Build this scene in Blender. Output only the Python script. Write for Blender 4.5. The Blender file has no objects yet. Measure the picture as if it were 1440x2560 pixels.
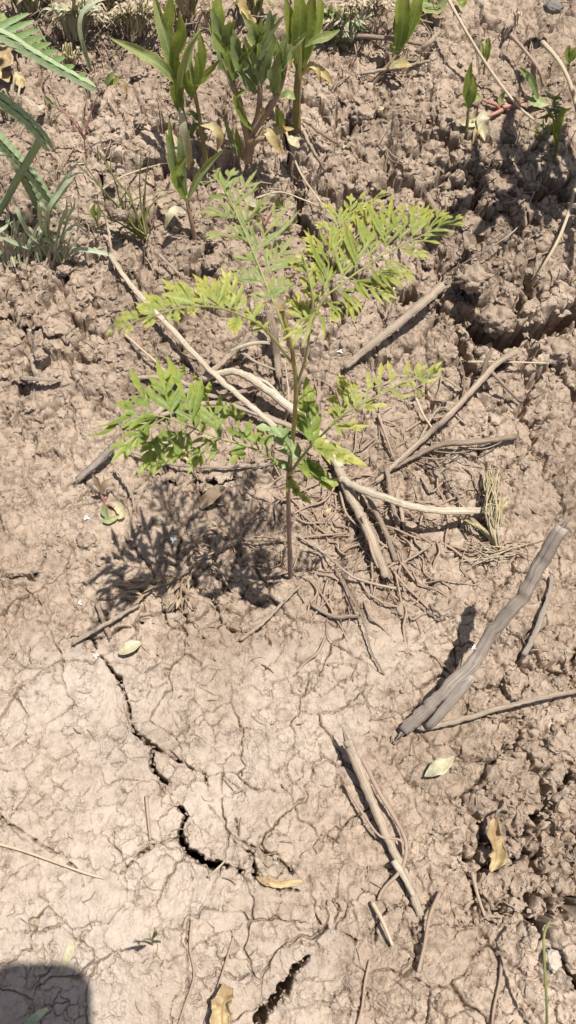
import bpy, math, random
import numpy as np
from mathutils import Vector

random.seed(7)
SC = bpy.context.scene
COL = SC.collection

# ------------------------------------------------------------------ camera, sky, sun, exposure
CAM_H = 0.70                       # metres above the soil
TILT = math.radians(28.0)          # away from straight down
FPX = 2217.0                       # focal length for a 1440 x 2560 frame
cam_d = bpy.data.cameras.new("camera")
cam_d.sensor_fit = 'VERTICAL'; cam_d.sensor_height = 36.0
cam_d.lens = 36.0 * FPX / 2560.0
cam_d.clip_start = 0.01; cam_d.clip_end = 200.0
cam_d.dof.use_dof = True; cam_d.dof.focus_distance = 0.80; cam_d.dof.aperture_fstop = 22.0
cam = bpy.data.objects.new("camera", cam_d); COL.objects.link(cam)
cam.location = (0, 0, CAM_H); cam.rotation_euler = (TILT, 0, 0)
SC.camera = cam

SUN_EL, SUN_AZ = math.radians(77.0), math.radians(0.0)   # high sun, coming from the +X side
SUN_TRAVEL = Vector((-math.cos(SUN_EL) * math.cos(SUN_AZ), -math.cos(SUN_EL) * math.sin(SUN_AZ), -math.sin(SUN_EL)))
world = bpy.data.worlds.new("World"); SC.world = world; world.use_nodes = True
wn = world.node_tree; wn.nodes.clear()
sky = wn.nodes.new("ShaderNodeTexSky"); sky.sky_type = 'NISHITA'; sky.sun_disc = False
sky.sun_elevation = SUN_EL; sky.sun_rotation = math.radians(90.0) - SUN_AZ
sky.altitude = 100.0; sky.dust_density = 2.5; sky.air_density = 0.9; sky.ozone_density = 0.6
bg = wn.nodes.new("ShaderNodeBackground"); bg.inputs["Strength"].default_value = 0.065
wo = wn.nodes.new("ShaderNodeOutputWorld")
wn.links.new(sky.outputs[0], bg.inputs["Color"]); wn.links.new(bg.outputs[0], wo.inputs["Surface"])
sun_d = bpy.data.lights.new("sun", 'SUN'); sun_d.energy = 5.0; sun_d.angle = math.radians(0.53); sun_d.color = (1.0, 0.962, 0.898)
sun = bpy.data.objects.new("sun", sun_d); COL.objects.link(sun)
sun.rotation_euler = SUN_TRAVEL.to_track_quat('-Z', 'Y').to_euler(); sun.location = (1, 0, 4)
SC.cycles.max_bounces = 5; SC.cycles.diffuse_bounces = 3; SC.cycles.glossy_bounces = 1; SC.cycles.transmission_bounces = 2
SC.cycles.caustics_reflective = False; SC.cycles.caustics_refractive = False
SC.view_settings.view_transform = 'Standard'; SC.view_settings.look = 'None'
SC.view_settings.exposure = 0.47; SC.view_settings.gamma = 1.0; SC.view_settings.use_curve_mapping = False

# ------------------------------------------------------------------ plan helpers
CT, ST = math.cos(TILT), math.sin(TILT)

def ray(px, py):
    x, y, z = (px - 720) / FPX, -(py - 1280) / FPX, -1.0
    return Vector((x, y * CT - z * ST, y * ST + z * CT))

def at(px, py, z=0.0):
    d = ray(px, py); t = (z - CAM_H) / d.z
    return Vector((d.x * t, d.y * t, z))

def upright(px, py, Y):
    d = ray(px, py); t = Y / d.y
    return Vector((d.x * t, Y, CAM_H + d.z * t))

_by = np.linspace(-60, 60, 240001)
_sl = np.clip((_by - .33) / .20, 0, 1); _sl = _sl * _sl * (3 - 2 * _sl) * .37
_s2 = np.clip((_by - 1.05) / .5, 0, 1); _sl = _sl * (1 - _s2 * _s2 * (3 - 2 * _s2))
_bz = np.cumsum(_sl) * (_by[1] - _by[0])
def bank(y):
    return np.interp(y, _by, _bz)

def gat(px, py):
    z = 0.0
    for _ in range(30):
        p = at(px, py, z); z = .5 * z + .5 * float(bank(p.y))
    return at(px, py, z)

def scale_at(x, y, z=0.0):
    return FPX / (y * ST + (CAM_H - z) * CT)      # plan pixels per metre

# ------------------------------------------------------------------ noise on arrays
def h2(ix, iy, s):
    n = ix.astype(np.uint32) * np.uint32(374761393) + iy.astype(np.uint32) * np.uint32(668265263) + np.uint32((s * 1442695041) & 0xffffffff)
    n = (n ^ (n >> np.uint32(13))) * np.uint32(1274126177)
    n = n ^ (n >> np.uint32(16))
    n = n * np.uint32(2246822519)
    return n ^ (n >> np.uint32(15))

def u2(ix, iy, s):
    return (h2(ix, iy, s) >> np.uint32(8)).astype(np.float32) * np.float32(1 / 16777216.0)

def perlin(x, y, s):
    xi = np.floor(x); yi = np.floor(y); fx = (x - xi).astype(np.float32); fy = (y - yi).astype(np.float32)
    xi = xi.astype(np.int32); yi = yi.astype(np.int32)
    ux = fx * fx * fx * (fx * (fx * 6 - 15) + 10); uy = fy * fy * fy * (fy * (fy * 6 - 15) + 10)
    def g(dx, dy):
        a = u2(xi + dx, yi + dy, s) * 6.2831853
        return np.cos(a) * (fx - dx) + np.sin(a) * (fy - dy)
    a = g(0, 0); b = g(1, 0); c = g(0, 1); d = g(1, 1)
    return ((a + (b - a) * ux) * (1 - uy) + (c + (d - c) * ux) * uy) * 1.5

def fbm(x, y, s, o=3, gain=0.5):
    r = 0.0; a = 1.0
    for k in range(o):
        r = r + a * perlin(x, y, s + k * 17); x = x * 2.03 + 3.1; y = y * 2.03 - 1.7; a *= gain
    return r

def worley(x, y, s, jit=0.9):
    xi = np.floor(x).astype(np.int32); yi = np.floor(y).astype(np.int32); x = x.astype(np.float32); y = y.astype(np.float32)
    f1 = np.full(x.shape, 9.0, np.float32); f2 = f1.copy(); idv = np.zeros(x.shape, np.float32)
    for dx in (-1, 0, 1):
        for dy in (-1, 0, 1):
            cx = xi + dx; cy = yi + dy
            qx = (cx + 0.5 + jit * (u2(cx, cy, s) - 0.5) - x).astype(np.float32)
            qy = (cy + 0.5 + jit * (u2(cx, cy, s + 5) - 0.5) - y).astype(np.float32)
            d = np.sqrt(qx * qx + qy * qy)
            near = d < f1
            f2 = np.where(near, f1, np.minimum(f2, d))
            idv = np.where(near, u2(cx, cy, s + 9), idv)
            f1 = np.where(near, d, f1)
    return f1, f2, idv

def sstep(a, b, x):
    t = np.clip((x - a) / (b - a), 0, 1); return t * t * (3 - 2 * t)

# ------------------------------------------------------------------ the soil surface
NR, NC = 1310, 920
UM, VT, VB = 1.24, -150.0, 2700.0
rows_py = np.linspace(VB, VT, NR)
ang = np.arctan((1280 - rows_py) / FPX)
yy = np.array([gat(720, p_).y for p_ in rows_py])
near_rows = [yy[0] - 0.01 * 1.35 ** k for k in range(1, 28)][::-1]
far_rows = [yy[-1] + 0.01 * 1.3 ** k for k in range(1, 32)]
ya = np.concatenate([near_rows, yy, far_rows])
uu = np.linspace(-UM, UM, NC)
side = np.array([UM + 0.012 * 1.32 ** k for k in range(1, 27)])
ua = np.concatenate([-side[::-1], uu, side])
half = np.clip(720 / FPX * (ya * ST + (CAM_H - bank(ya)) * CT), 0.15, 2.0)
X = (ua[None, :] * half[:, None]); Y = np.repeat(ya[:, None], len(ua), axis=1)
NRA, NCA = X.shape
fade = (1 - sstep(0.05, 0.5, np.maximum(np.abs(X) / half[:, None] - UM, 0) + np.maximum(yy[0] - Y, 0) + np.maximum(Y - yy[-1], 0))).astype(np.float32)

def blobs(lst):
    r = np.zeros(X.shape, np.float32)
    for px, py, rx, ry, w in lst:
        c = gat(px, py); s = scale_at(c.x, c.y, c.z)
        e = ((X - c.x) * s / rx) ** 2 + ((Y - c.y) * s / ry) ** 2
        r += (w * np.exp(-np.minimum(e, 30))).astype(np.float32)
    return r

# where the soil is broken into clods (high) or still a smooth crust (low)
rough = 0.36 + blobs([
    (300, 300, 500, 500, .42), (720, 620, 500, 400, .45), (1180, 520, 330, 420, .85), (1200, 200, 200, 160, -.30),
    (100, 760, 300, 260, .45), (160, 1020, 220, 160, .10), (1250, 900, 260, 220, .35),
    (1240, 1200, 260, 220, .12), (1330, 1620, 220, 330, .45), (1340, 2130, 190, 260, 1.0), (1130, 1330, 180, 160, -.15),
    (380, 1500, 260, 120, .38), (820, 1440, 260, 130, .28), (600, 1280, 260, 140, .15),
    (100, 1350, 220, 220, .12), (200, 2050, 420, 420, -.34), (760, 1750, 420, 260, -.22), (150, 1750, 300, 200, -.14),
    (700, 2050, 260, 220, -.02), (360, 2450, 420, 240, -.34), (1000, 2460, 330, 160, -.02), (1100, 1560, 160, 140, -.15),
    (1080, 880, 130, 110, -.40), (230, 560, 120, 80, -.25)])
rough = np.clip(rough, 0.02, 1.35)

wx = X + 0.010 * fbm(X * 28, Y * 28, 11, 3); wy = Y + 0.010 * fbm(X * 28 + 40, Y * 28, 12, 3)
wx2 = X + 0.0035 * fbm(X * 90, Y * 90, 13, 3); wy2 = Y + 0.0035 * fbm(X * 90 + 40, Y * 90, 14, 3)

und = 0.010 * fbm(X * 5.0, Y * 5.0, 1, 3) + 0.004 * fbm(X * 17, Y * 17, 3, 3) * (0.5 + rough)
und += blobs([(1180, 640, 170, 120, .018), (1000, 560, 140, 110, .012), (1330, 650, 150, 140, .016), (300, 420, 200, 160, .012),
              (560, 1010, 220, 90, -.006), (1400, 2390, 90, 120, .022), (1130, 2480, 230, 120, .014), (330, 2350, 300, 170, .010),
              (1330, 2180, 130, 130, -.020), (900, 1380, 160, 90, -.006), (640, 1700, 400, 140, .008), (100, 1950, 260, 260, .008),
              (150, 700, 140, 120, -.014), (700, 420, 160, 120, -.010), (1370, 480, 160, 110, -.016), (1090, 880, 110, 80, .010),
              (1250, 2560, 200, 120, .008), (230, 930, 160, 90, .006), (520, 1560, 120, 70, .005)])

def plates(wxx, wyy, cell, seed):
    f1, f2, idv = worley(wxx / cell, wyy / cell, seed)
    return f1, (f2 - f1) * cell, idv              # edge distance in metres, approximately

clod = np.zeros(X.shape, np.float32); crack = np.zeros(X.shape, np.float32)
f1, e, i1 = plates(wx, wy, 0.046, 21)
clod += 0.0100 * rough * (np.sqrt(1 - (1 - np.clip(e / 0.030, 0, 1)) ** 2) - .5) + 0.010 * rough * (i1 - .5) * sstep(0, .012, e)
m = np.clip(0.75 + 1.3 * perlin(X * 16, Y * 16, 31), 0, 1.5)
wid = (0.0003 + 0.0012 * rough + .004 * np.clip(rough - .75, 0, .5)) * m
crack += (0.008 + .022 * np.clip(rough - .7, 0, .5)) * np.clip(m, 0, 1) * (1 - sstep(0.4 * wid, wid + 0.0008 + .003 * np.clip(rough - .6, 0, .6), e))
f1, e, i2 = plates(wx2 + .3, wy2, 0.019, 22)
clod += 0.0036 * (rough ** 1.1) * (np.sqrt(1 - (1 - np.clip(e / 0.014, 0, 1)) ** 2) - .5) + 0.0016 * rough * (i2 - .5) * sstep(0, .006, e)
m = np.clip(0.62 + 1.5 * perlin(X * 30, Y * 30, 32), 0, 1.3)
wid = (0.0002 + 0.0005 * rough) * m
crack += 0.0050 * np.clip(m, 0, 1) * (1 - sstep(0.4 * wid, wid + 0.0007, e))
f1, e, i3 = plates(wx2, wy2 + .7, 0.0080, 23)
rr = np.clip(rough - 0.10, 0, 1.3)
clod += 0.0011 * rr * (np.sqrt(1 - (1 - np.clip(e / 0.0055, 0, 1)) ** 2) - .5) + 0.0006 * rr * (i3 - .5) * sstep(0, .003, e)
m = np.clip(0.15 + 1.6 * perlin(X * 45, Y * 45, 33), 0, 1.1)
crack += 0.0030 * m * (1 - sstep(0.0002, 0.0008, e))
f1, e, i4 = plates(X + .0012 * perlin(X * 300, Y * 300, 41), Y + .0012 * perlin(X * 300, Y * 300, 42), 0.0042, 24)
crumb = np.clip(0.35 + 0.9 * fbm(X * 22, Y * 22, 43, 2), 0, 1) * np.clip(rough * 1.25 - .1, 0, 1.3)
clod += 0.0012 * crumb * (np.clip(1 - f1 * 1.25, 0, 1) * (0.3 + 1.2 * i4) - .35)
fine = 0.0010 * fbm(X * 210, Y * 210, 51, 3, .65) * (0.40 + 0.9 * rough)
fine += 0.0011 * (np.abs(perlin(X * 120, Y * 120, 52)) - .25) * (0.35 + rough)
# flaked crust: small terraces with thin dark edges
for sd_, fr_, mu_, am_ in ((55, 34, 3.0, .0007), (57, 75, 2.6, .0005)):
    q = fbm(X * fr_, Y * fr_, sd_, 4, .55) * mu_ + 8
    stepf = np.floor(q) + sstep(0.0, 0.07, q - np.floor(q))
    fine += am_ * (stepf - q * .8) * (0.55 + 0.55 * rough)
# pits and crumbly pores
f1, e, i5 = plates(X + .002 * perlin(X * 200, Y * 200, 44), Y + .002 * perlin(X * 200, Y * 200, 45), 0.0062, 25)
pit = np.clip(fbm(X * 26, Y * 26, 46, 2) * 1.4 + .15, 0, 1) * np.clip(rough * 1.3, .15, 1.3)
fine -= 0.0022 * pit * (i5 > .45) * (1 - sstep(.10, .34, f1))

HB = (und + (clod + fine)) * fade + bank(Y).astype(np.float32)                 # surface that things lie on

# deep cracks, plus hollows carved to stand in for plant shade: x, y, half width along each, then depth
K = [
 ([(712, 290, 5), (725, 370, 10), (742, 430, 14), (757, 480, 17), (748, 540, 15), (765, 600, 20), (790, 645, 16), (850, 690, 22), (930, 740, 24), (1000, 765, 14)], .13, 0.0, .15),
 ([(960, 745, 18), (1010, 775, 18), (1060, 768, 14), (1100, 790, 16), (1180, 838, 26), (1250, 852, 34), (1310, 845, 28), (1370, 818, 22), (1440, 780, 28), (1520, 770, 16)], .10, .005),
 ([(1262, 700, 8), (1275, 780, 14), (1290, 845, 18)], .06),
 ([(1130, 855, 6), (1160, 910, 14), (1175, 950, 10), (1250, 925, 5)], .08, .004),
 ([(1370, 820, 8), (1385, 900, 12), (1440, 985, 14), (1500, 1000, 10)], .08, .004),
 ([(1045, 240, 3), (1032, 290, 8), (1070, 345, 12), (1120, 375, 15), (1175, 388, 11), (1215, 425, 10), (1250, 430, 9), (1320, 385, 5)], .08, .004),
 ([(1010, 208, 2), (1062, 192, 3), (1078, 250, 3), (1040, 275, 4)], .02),
 ([(1190, 400, 6), (1170, 470, 10), (1120, 520, 8), (1090, 500, 12)], .08, .004),
 ([(1270, 440, 8), (1320, 470, 16), (1380, 440, 18), (1440, 470, 14)], .08, .004),  # gap between clods, deepened to stand in for plant shade
 ([(1100, 560, 8), (1180, 540, 10), (1210, 600, 9), (1260, 640, 9)], .04, .010),
 ([(1330, 560, 8), (1390, 600, 12), (1440, 590, 10)], .04, .010),
 ([(225, 1590, 5), (252, 1640, 6), (300, 1700, 10), (322, 1760, 9), (335, 1830, 8), (380, 1872, 9), (385, 1930, 12), (428, 1966, 6)], .06),
 ([(335, 1830, 7), (400, 1880, 8), (450, 1905, 5), (510, 1935, 4), (530, 2000, 3)], .03),
 ([(445, 2010, 6), (468, 2040, 8), (447, 2085, 13), (470, 2130, 16), (530, 2165, 22), (575, 2168, 13), (605, 2182, 6)], .10),
 ([(590, 2110, 3), (635, 2140, 6), (640, 2190, 9), (680, 2217, 7), (765, 2224, 6)], .05),
 ([(450, 2095, 7), (390, 2110, 6), (350, 2140, 4), (305, 2188, 3)], .03),
 ([(640, 2575, 14), (660, 2530, 18), (700, 2490, 16), (730, 2440, 13), (768, 2398, 6)], .09),
 ([(1160, 2110, 6), (1172, 2170, 8), (1200, 2240, 9), (1290, 2292, 18), (1335, 2300, 22), (1335, 2345, 18), (1370, 2400, 18), (1440, 2470, 22), (1510, 2520, 18)], .10, .004),
 ([(1340, 2292, 22), (1380, 2272, 18), (1440, 2240, 14), (1510, 2220, 12)], .08, .004),
 ([(1250, 2160, 14), (1300, 2120, 18), (1330, 2060, 14), (1370, 1990, 16), (1440, 1930, 10)], .08, .004),
 ([(1210, 2060, 6), (1200, 2120, 8), (1180, 2170, 6)], .04),
 ([(820, 2308, 3), (880, 2335, 6), (930, 2350, 9), (1000, 2335, 14), (1055, 2322, 13), (1100, 2300, 6), (1160, 2310, 7), (1225, 2290, 8)], .05, .008),
 ([(480, 1440, 4), (505, 1490, 6), (545, 1515, 5), (555, 1560, 6), (582, 1586, 7), (640, 1590, 3), (700, 1562, 2)], .04),
 ([(180, 1592, 7), (240, 1602, 9), (330, 1572, 9), (385, 1545, 7), (430, 1532, 6), (480, 1558, 5), (512, 1606, 6)], .035),
 ([(-40, 1438, 4), (40, 1440, 5), (80, 1446, 7), (110, 1412, 5), (122, 1370, 3)], .02),
 ([(395, 1185, 5), (450, 1222, 9), (500, 1232, 6)], .03, .010),
 ([(490, 1192, 4), (560, 1212, 13), (610, 1182, 8)], .035, .012),
 ([(560, 882, 3), (600, 862, 5), (640, 842, 8), (700, 822, 5)], .025),
 ([(1062, 1440, 3), (1085, 1480, 5), (1092, 1520, 4)], .018),
 ([(1090, 1640, 2), (1130, 1690, 3), (1180, 1720, 4), (1160, 1790, 3)], .015),
 ([(1330, 1640, 7), (1370, 1680, 9), (1420, 1690, 6)], .035),
 ([(0, 2020, 6), (20, 2060, 7), (60, 2080, 5), (100, 2110, 5), (170, 2150, 5), (205, 2190, 5), (212, 2215, 4)], .025),
 ([(70, 2330, 4), (110, 2330, 7), (160, 2310, 4)], .02),
 ([(478, 2180, 3), (482, 2220, 5), (474, 2290, 3), (470, 2370, 2), (472, 2450, 3), (455, 2520, 4)], .02),
 ([(0, 1895, 3), (40, 1885, 3), (80, 1850, 4)], .015),
 ([(590, 2050, 2), (600, 2100, 4), (640, 2120, 6), (700, 2150, 5), (735, 2185, 4)], .03),
 ([(520, 2010, 2), (560, 2060, 3), (590, 2110, 4)], .02),
 ([(800, 2200, 4), (850, 2260, 5), (830, 2300, 4)], .025),
 ([(1020, 1940, 2), (1060, 2000, 2), (1160, 2020, 4), (1180, 2080, 4)], .02),
 ([(1000, 2080, 2), (1080, 2085, 4), (1140, 2075, 3)], .018),
 ([(900, 265, 8), (912, 290, 16), (905, 312, 10)], .03, .008),
 ([(1190, 72, 6), (1215, 84, 12), (1242, 72, 6)], .012),  # no crack: shallow hollow carved in place of a weed's cast shadow
 ([(30, 800, 10), (90, 830, 12), (160, 860, 8)], .03, .010),
 ([(330, 880, 3), (400, 860, 4), (455, 880, 6)], .02),
 ([(660, 1600, 2), (690, 1640, 3), (720, 1600, 3)], .012),
 ([(0, 940, 6), (60, 960, 9), (110, 950, 6)], .03, .010),
 ([(1130, 1860, 2), (1200, 1840, 2), (1230, 1880, 3)], .012),
]
carve = np.zeros(X.shape, np.float32)
jag = (0.0030 * perlin(X * 90, Y * 90, 61) + 0.0022 * perlin(X * 230, Y * 230, 62)).astype(np.float32)
wob_ = (0.0075 * fbm(X * 55, Y * 55, 63, 3, .6)).astype(np.float32); wob2 = fbm(X * 120, Y * 120, 64, 3, .65).astype(np.float32)
over = np.zeros(X.shape, np.float32)
for kk in K:
    pts, depth = kk[0], kk[1]; hang = kk[2] if len(kk) > 2 else 0.0; soft_ = kk[3] if len(kk) > 3 else 1.0
    P = [(gat(a, b), w * (.50 if b > 1500 and a < 1100 and b < 2380 else .85)) for a, b, w in pts]
    Q = [(p.x, p.y, w / scale_at(p.x, p.y, p.z)) for p, w in P]
    xs = [q_[0] for q_ in Q]; ys = [q_[1] for q_ in Q]
    r0 = np.searchsorted(ya, min(ys) - 0.03); r1 = np.searchsorted(ya, max(ys) + 0.03)
    SX = X[r0:r1]; SY = Y[r0:r1]
    best = np.full(SX.shape, 9.0, np.float32); far = np.zeros(SX.shape, np.float32)
    for (ax, ay, aw), (bx, by, bw) in zip(Q[:-1], Q[1:]):
        dx, dy = bx - ax, by - ay; L2 = dx * dx + dy * dy + 1e-12
        t = np.clip(((SX - ax) * dx + (SY - ay) * dy) / L2, 0, 1)
        d = np.hypot(SX - ax - t * dx, SY - ay - t * dy) - (aw + (bw - aw) * t)
        d = d.astype(np.float32); far = np.where(d < best, (SY - (ay + t * dy)).astype(np.float32), far); best = np.minimum(best, d)
    wmax = max(q_[2] for q_ in Q)
    rg = np.clip(rough[r0:r1] - .40, 0, .8) * soft_; best = best + (jag[r0:r1] * (1 - .5 * rg) + wob_[r0:r1] * rg) * min(1.0, 0.35 + wmax / 0.006) * 0.8
    dmax = np.where((rg > .2) & (depth < .075), min(depth, .05), depth)
    cv = dmax * (1 - sstep(-0.0014 - .006 * rg, 0.0006 + .002 * rg, best)) * (0.45 + (1.9 - 1.2 * rg) * sstep(-.0005, -0.006, best)) * (1 + .30 * wob2[r0:r1]) * (1 + .5 * rg * wob2[r0:r1])
    carve[r0:r1] = np.maximum(carve[r0:r1], cv)
    if hang:
        over[r0:r1] = np.maximum(over[r0:r1], hang * (1 + .6 * wob2[r0:r1]) * np.exp(-np.maximum(best, 0) / .020) * sstep(-.001, .004, far) * np.clip(1 - cv / (.35 * depth), 0, 1))
    HB[r0:r1] += (0.0022 * np.exp(-np.maximum(best, 0) / 0.010) * rough[r0:r1] * fade[r0:r1])

Z = (HB - (crack + carve) * fade).astype(np.float32)
# cracks do not run straight down: their walls lean, under the crust
lean = np.clip(carve + 0.4 * crack, 0, .09) * fade
XO = X - 0.10 * lean; YO = Y + 0.12 * lean
lat = 0.0034 * fade * np.clip(rough, .15, 1.2)                     # crumbs lean and overhang a little
YO = YO - over * fade
XO = XO + lat * (fbm(X * 70, Y * 70, 81, 3, .6) + .5 * perlin(X * 260, Y * 260, 83)); YO = YO + lat * (fbm(X * 70 + 9, Y * 70, 82, 3, .6) + .5 * perlin(X * 260, Y * 260, 84))

yy0 = ya
def hgt(x, y):
    r = int(np.clip(np.searchsorted(yy0, y), 1, NRA - 2)); hw = half[r]
    c = int(np.clip(np.searchsorted(ua, x / hw), 1, NCA - 2))
    return float(HB[r - 1:r + 2, c - 1:c + 2].mean())

def on(px, py, dz=0.0):
    z = 0.0
    for _ in range(5):
        p = at(px, py, z); z = hgt(p.x, p.y) + dz
    return at(px, py, z)

def top_of(x, y, r=0.004):
    return max(hgt(x, y), hgt(x + r, y), hgt(x - r, y), hgt(x, y + r), hgt(x, y - r))

# ------------------------------------------------------------------ materials
def mat(name):
    m_ = bpy.data.materials.new(name); m_.use_nodes = True
    nt = m_.node_tree; nt.nodes.clear()
    out = nt.nodes.new("ShaderNodeOutputMaterial"); b = nt.nodes.new("ShaderNodeBsdfPrincipled")
    nt.links.new(b.outputs[0], out.inputs["Surface"])
    return m_, nt, b, out

def noise(nt, vec, scale, detail=4, rough_=0.6):
    n = nt.nodes.new("ShaderNodeTexNoise"); n.inputs["Scale"].default_value = scale
    n.inputs["Detail"].default_value = detail; n.inputs["Roughness"].default_value = rough_
    if vec is not None: nt.links.new(vec, n.inputs["Vector"])
    return n

def ramp(nt, fac, stops):
    r = nt.nodes.new("ShaderNodeValToRGB"); nt.links.new(fac, r.inputs[0])
    el = r.color_ramp.elements
    while len(el) < len(stops): el.new(0.5)
    for e_, (p, c) in zip(el, stops):
        e_.position = p; e_.color = (*c, 1)
    return r

def mix(nt, fac, a, b, mode='MIX'):
    n = nt.nodes.new("ShaderNodeMix"); n.data_type = 'RGBA'; n.blend_type = mode
    for sock, v in ((n.inputs[0], fac), (n.inputs[6], a), (n.inputs[7], b)):
        if hasattr(v, "is_linked"): nt.links.new(v, sock)
        elif isinstance(v, (int, float)): sock.default_value = v
        else: sock.default_value = (*v, 1)
    return n.outputs[2]

def bump(nt, b, height, strength, dist):
    n = nt.nodes.new("ShaderNodeBump"); n.inputs["Strength"].default_value = strength; n.inputs["Distance"].default_value = dist
    nt.links.new(height, n.inputs["Height"]); nt.links.new(n.outputs[0], b.inputs["Normal"])

def soil_material(name, use_attr):
    m_, nt, b, out = mat(name)
    tc = nt.nodes.new("ShaderNodeTexCoord"); v = tc.outputs["Object"]
    n1 = noise(nt, v, 9, 3, .6); n2 = noise(nt, v, 120, 4, .65); n3 = noise(nt, v, 700, 1, .6)
    c1 = ramp(nt, n1.outputs[0], [(.26, (.252, .192, .143)), (.50, (.340, .263, .200)), (.76, (.430, .345, .272))])
    c2 = ramp(nt, n2.outputs[0], [(.32, (.74, .70, .66)), (.5, (1, 1, 1)), (.70, (1.14, 1.12, 1.10))])
    c = mix(nt, 1.0, c1.outputs[0], c2.outputs[0], 'MULTIPLY')
    if use_attr:
        at_ = nt.nodes.new("ShaderNodeAttribute"); at_.attribute_name = "crust"
        c = mix(nt, at_.outputs["Fac"], c, (.462, .396, .336))          # pale dried crust
        c = mix(nt, 0.6, c, mix(nt, 1.0, c, c2.outputs[0], 'MULTIPLY'))
    spk = ramp(nt, n3.outputs[0], [(.68, (0, 0, 0)), (.76, (1, 1, 1))])
    c = mix(nt, spk.outputs[0], c, (.56, .47, .38))
    nt.links.new(c, b.inputs["Base Color"])
    b.inputs["Roughness"].default_value = .95; b.inputs["Specular IOR Level"].default_value = .12
    wv = noise(nt, v, 120, 3, .7); vm = nt.nodes.new("ShaderNodeVectorMath"); vm.operation = 'MULTIPLY_ADD'
    nt.links.new(wv.outputs["Color"], vm.inputs[0]); vm.inputs[1].default_value = (.016, .016, .016); nt.links.new(v, vm.inputs[2])
    h = nt.nodes.new("ShaderNodeMath"); h.operation = 'ADD'
    nt.links.new(noise(nt, v, 430, 3, .75).outputs[0], h.inputs[0]); h.inputs[1].default_value = 0
    vo = nt.nodes.new("ShaderNodeTexVoronoi"); vo.feature = 'DISTANCE_TO_EDGE'; vo.inputs["Scale"].default_value = 95; vo.inputs["Randomness"].default_value = 1.0
    nt.links.new(vm.outputs[0], vo.inputs["Vector"])
    vr = ramp(nt, vo.outputs["Distance"], [(0.0, (0, 0, 0)), (.07, (1, 1, 1))])
    msk = ramp(nt, noise(nt, v, 38, 2, .6).outputs[0], [(.50, (0, 0, 0)), (.62, (1, 1, 1))])
    cm = mix(nt, msk.outputs[0], (1, 1, 1), vr.outputs[0])
    h2_ = nt.nodes.new("ShaderNodeMath"); h2_.operation = 'MULTIPLY_ADD'; nt.links.new(cm, h2_.inputs[0]); h2_.inputs[1].default_value = 0.45; nt.links.new(h.outputs[0], h2_.inputs[2])
    bump(nt, b, h2_.outputs[0], 1.0, 0.0014)
    return m_

M = {}
M['soil'] = soil_material("soil", True); M['clod'] = soil_material("loose_soil", False)

def stick_material(name, dark, mid, light, grain=1.0):
    m_, nt, b, out = mat(name)
    uv = nt.nodes.new("ShaderNodeUVMap"); mp = nt.nodes.new("ShaderNodeMapping")
    mp.inputs["Scale"].default_value = (16, 1.6, 1); nt.links.new(uv.outputs[0], mp.inputs[0])
    oi = nt.nodes.new("ShaderNodeObjectInfo"); cb = nt.nodes.new("ShaderNodeCombineXYZ")
    nt.links.new(oi.outputs["Random"], cb.inputs[2]); ad = nt.nodes.new("ShaderNodeVectorMath"); ad.operation = 'MULTIPLY_ADD'
    nt.links.new(cb.outputs[0], ad.inputs[0]); ad.inputs[1].default_value = (30, 30, 30); nt.links.new(mp.outputs[0], ad.inputs[2])
    n1 = noise(nt, ad.outputs[0], 3.0, 6, .7)
    tc = nt.nodes.new("ShaderNodeTexCoord"); n2 = noise(nt, tc.outputs["Object"], 60, 4, .6); n3 = noise(nt, tc.outputs["Object"], 500, 3, .6)
    c = ramp(nt, n1.outputs[0], [(.34, dark), (.47, mid), (.64, light)]).outputs[0]
    c = mix(nt, ramp(nt, n2.outputs[0], [(.48, (0, 0, 0)), (.66, (1, 1, 1))]).outputs[0], c, mix(nt, .4, c, (.42, .33, .25)))
    c = mix(nt, ramp(nt, n3.outputs[0], [(.66, (0, 0, 0)), (.72, (1, 1, 1))]).outputs[0], c, dark)
    nt.links.new(c, b.inputs["Base Color"]); b.inputs["Roughness"].default_value = .85; b.inputs["Specular IOR Level"].default_value = .2
    bump(nt, b, n1.outputs[0], 1.0 * grain, .0016)
    return m_

M['stick_pale'] = stick_material("pale_dry_wood", (.27, .20, .13), (.60, .50, .37), (.76, .68, .54))
M['stick_tan'] = stick_material("tan_dry_wood", (.20, .145, .10), (.46, .36, .265), (.62, .52, .40))
M['stick_brown'] = stick_material("brown_dry_wood", (.14, .095, .065), (.33, .245, .18), (.45, .36, .27))
M['stick_grey'] = stick_material("grey_weathered_wood", (.17, .13, .105), (.34, .285, .235), (.48, .41, .35))
M['straw'] = stick_material("dry_straw", (.30, .22, .14), (.50, .41, .28), (.62, .53, .39), .5)
M['dry_grass'] = stick_material("yellowing_grass", (.24, .19, .09), (.40, .34, .18), (.54, .47, .30), .4)
M['root'] = stick_material("dry_root", (.20, .13, .09), (.36, .26, .19), (.46, .36, .27), .5)

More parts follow.
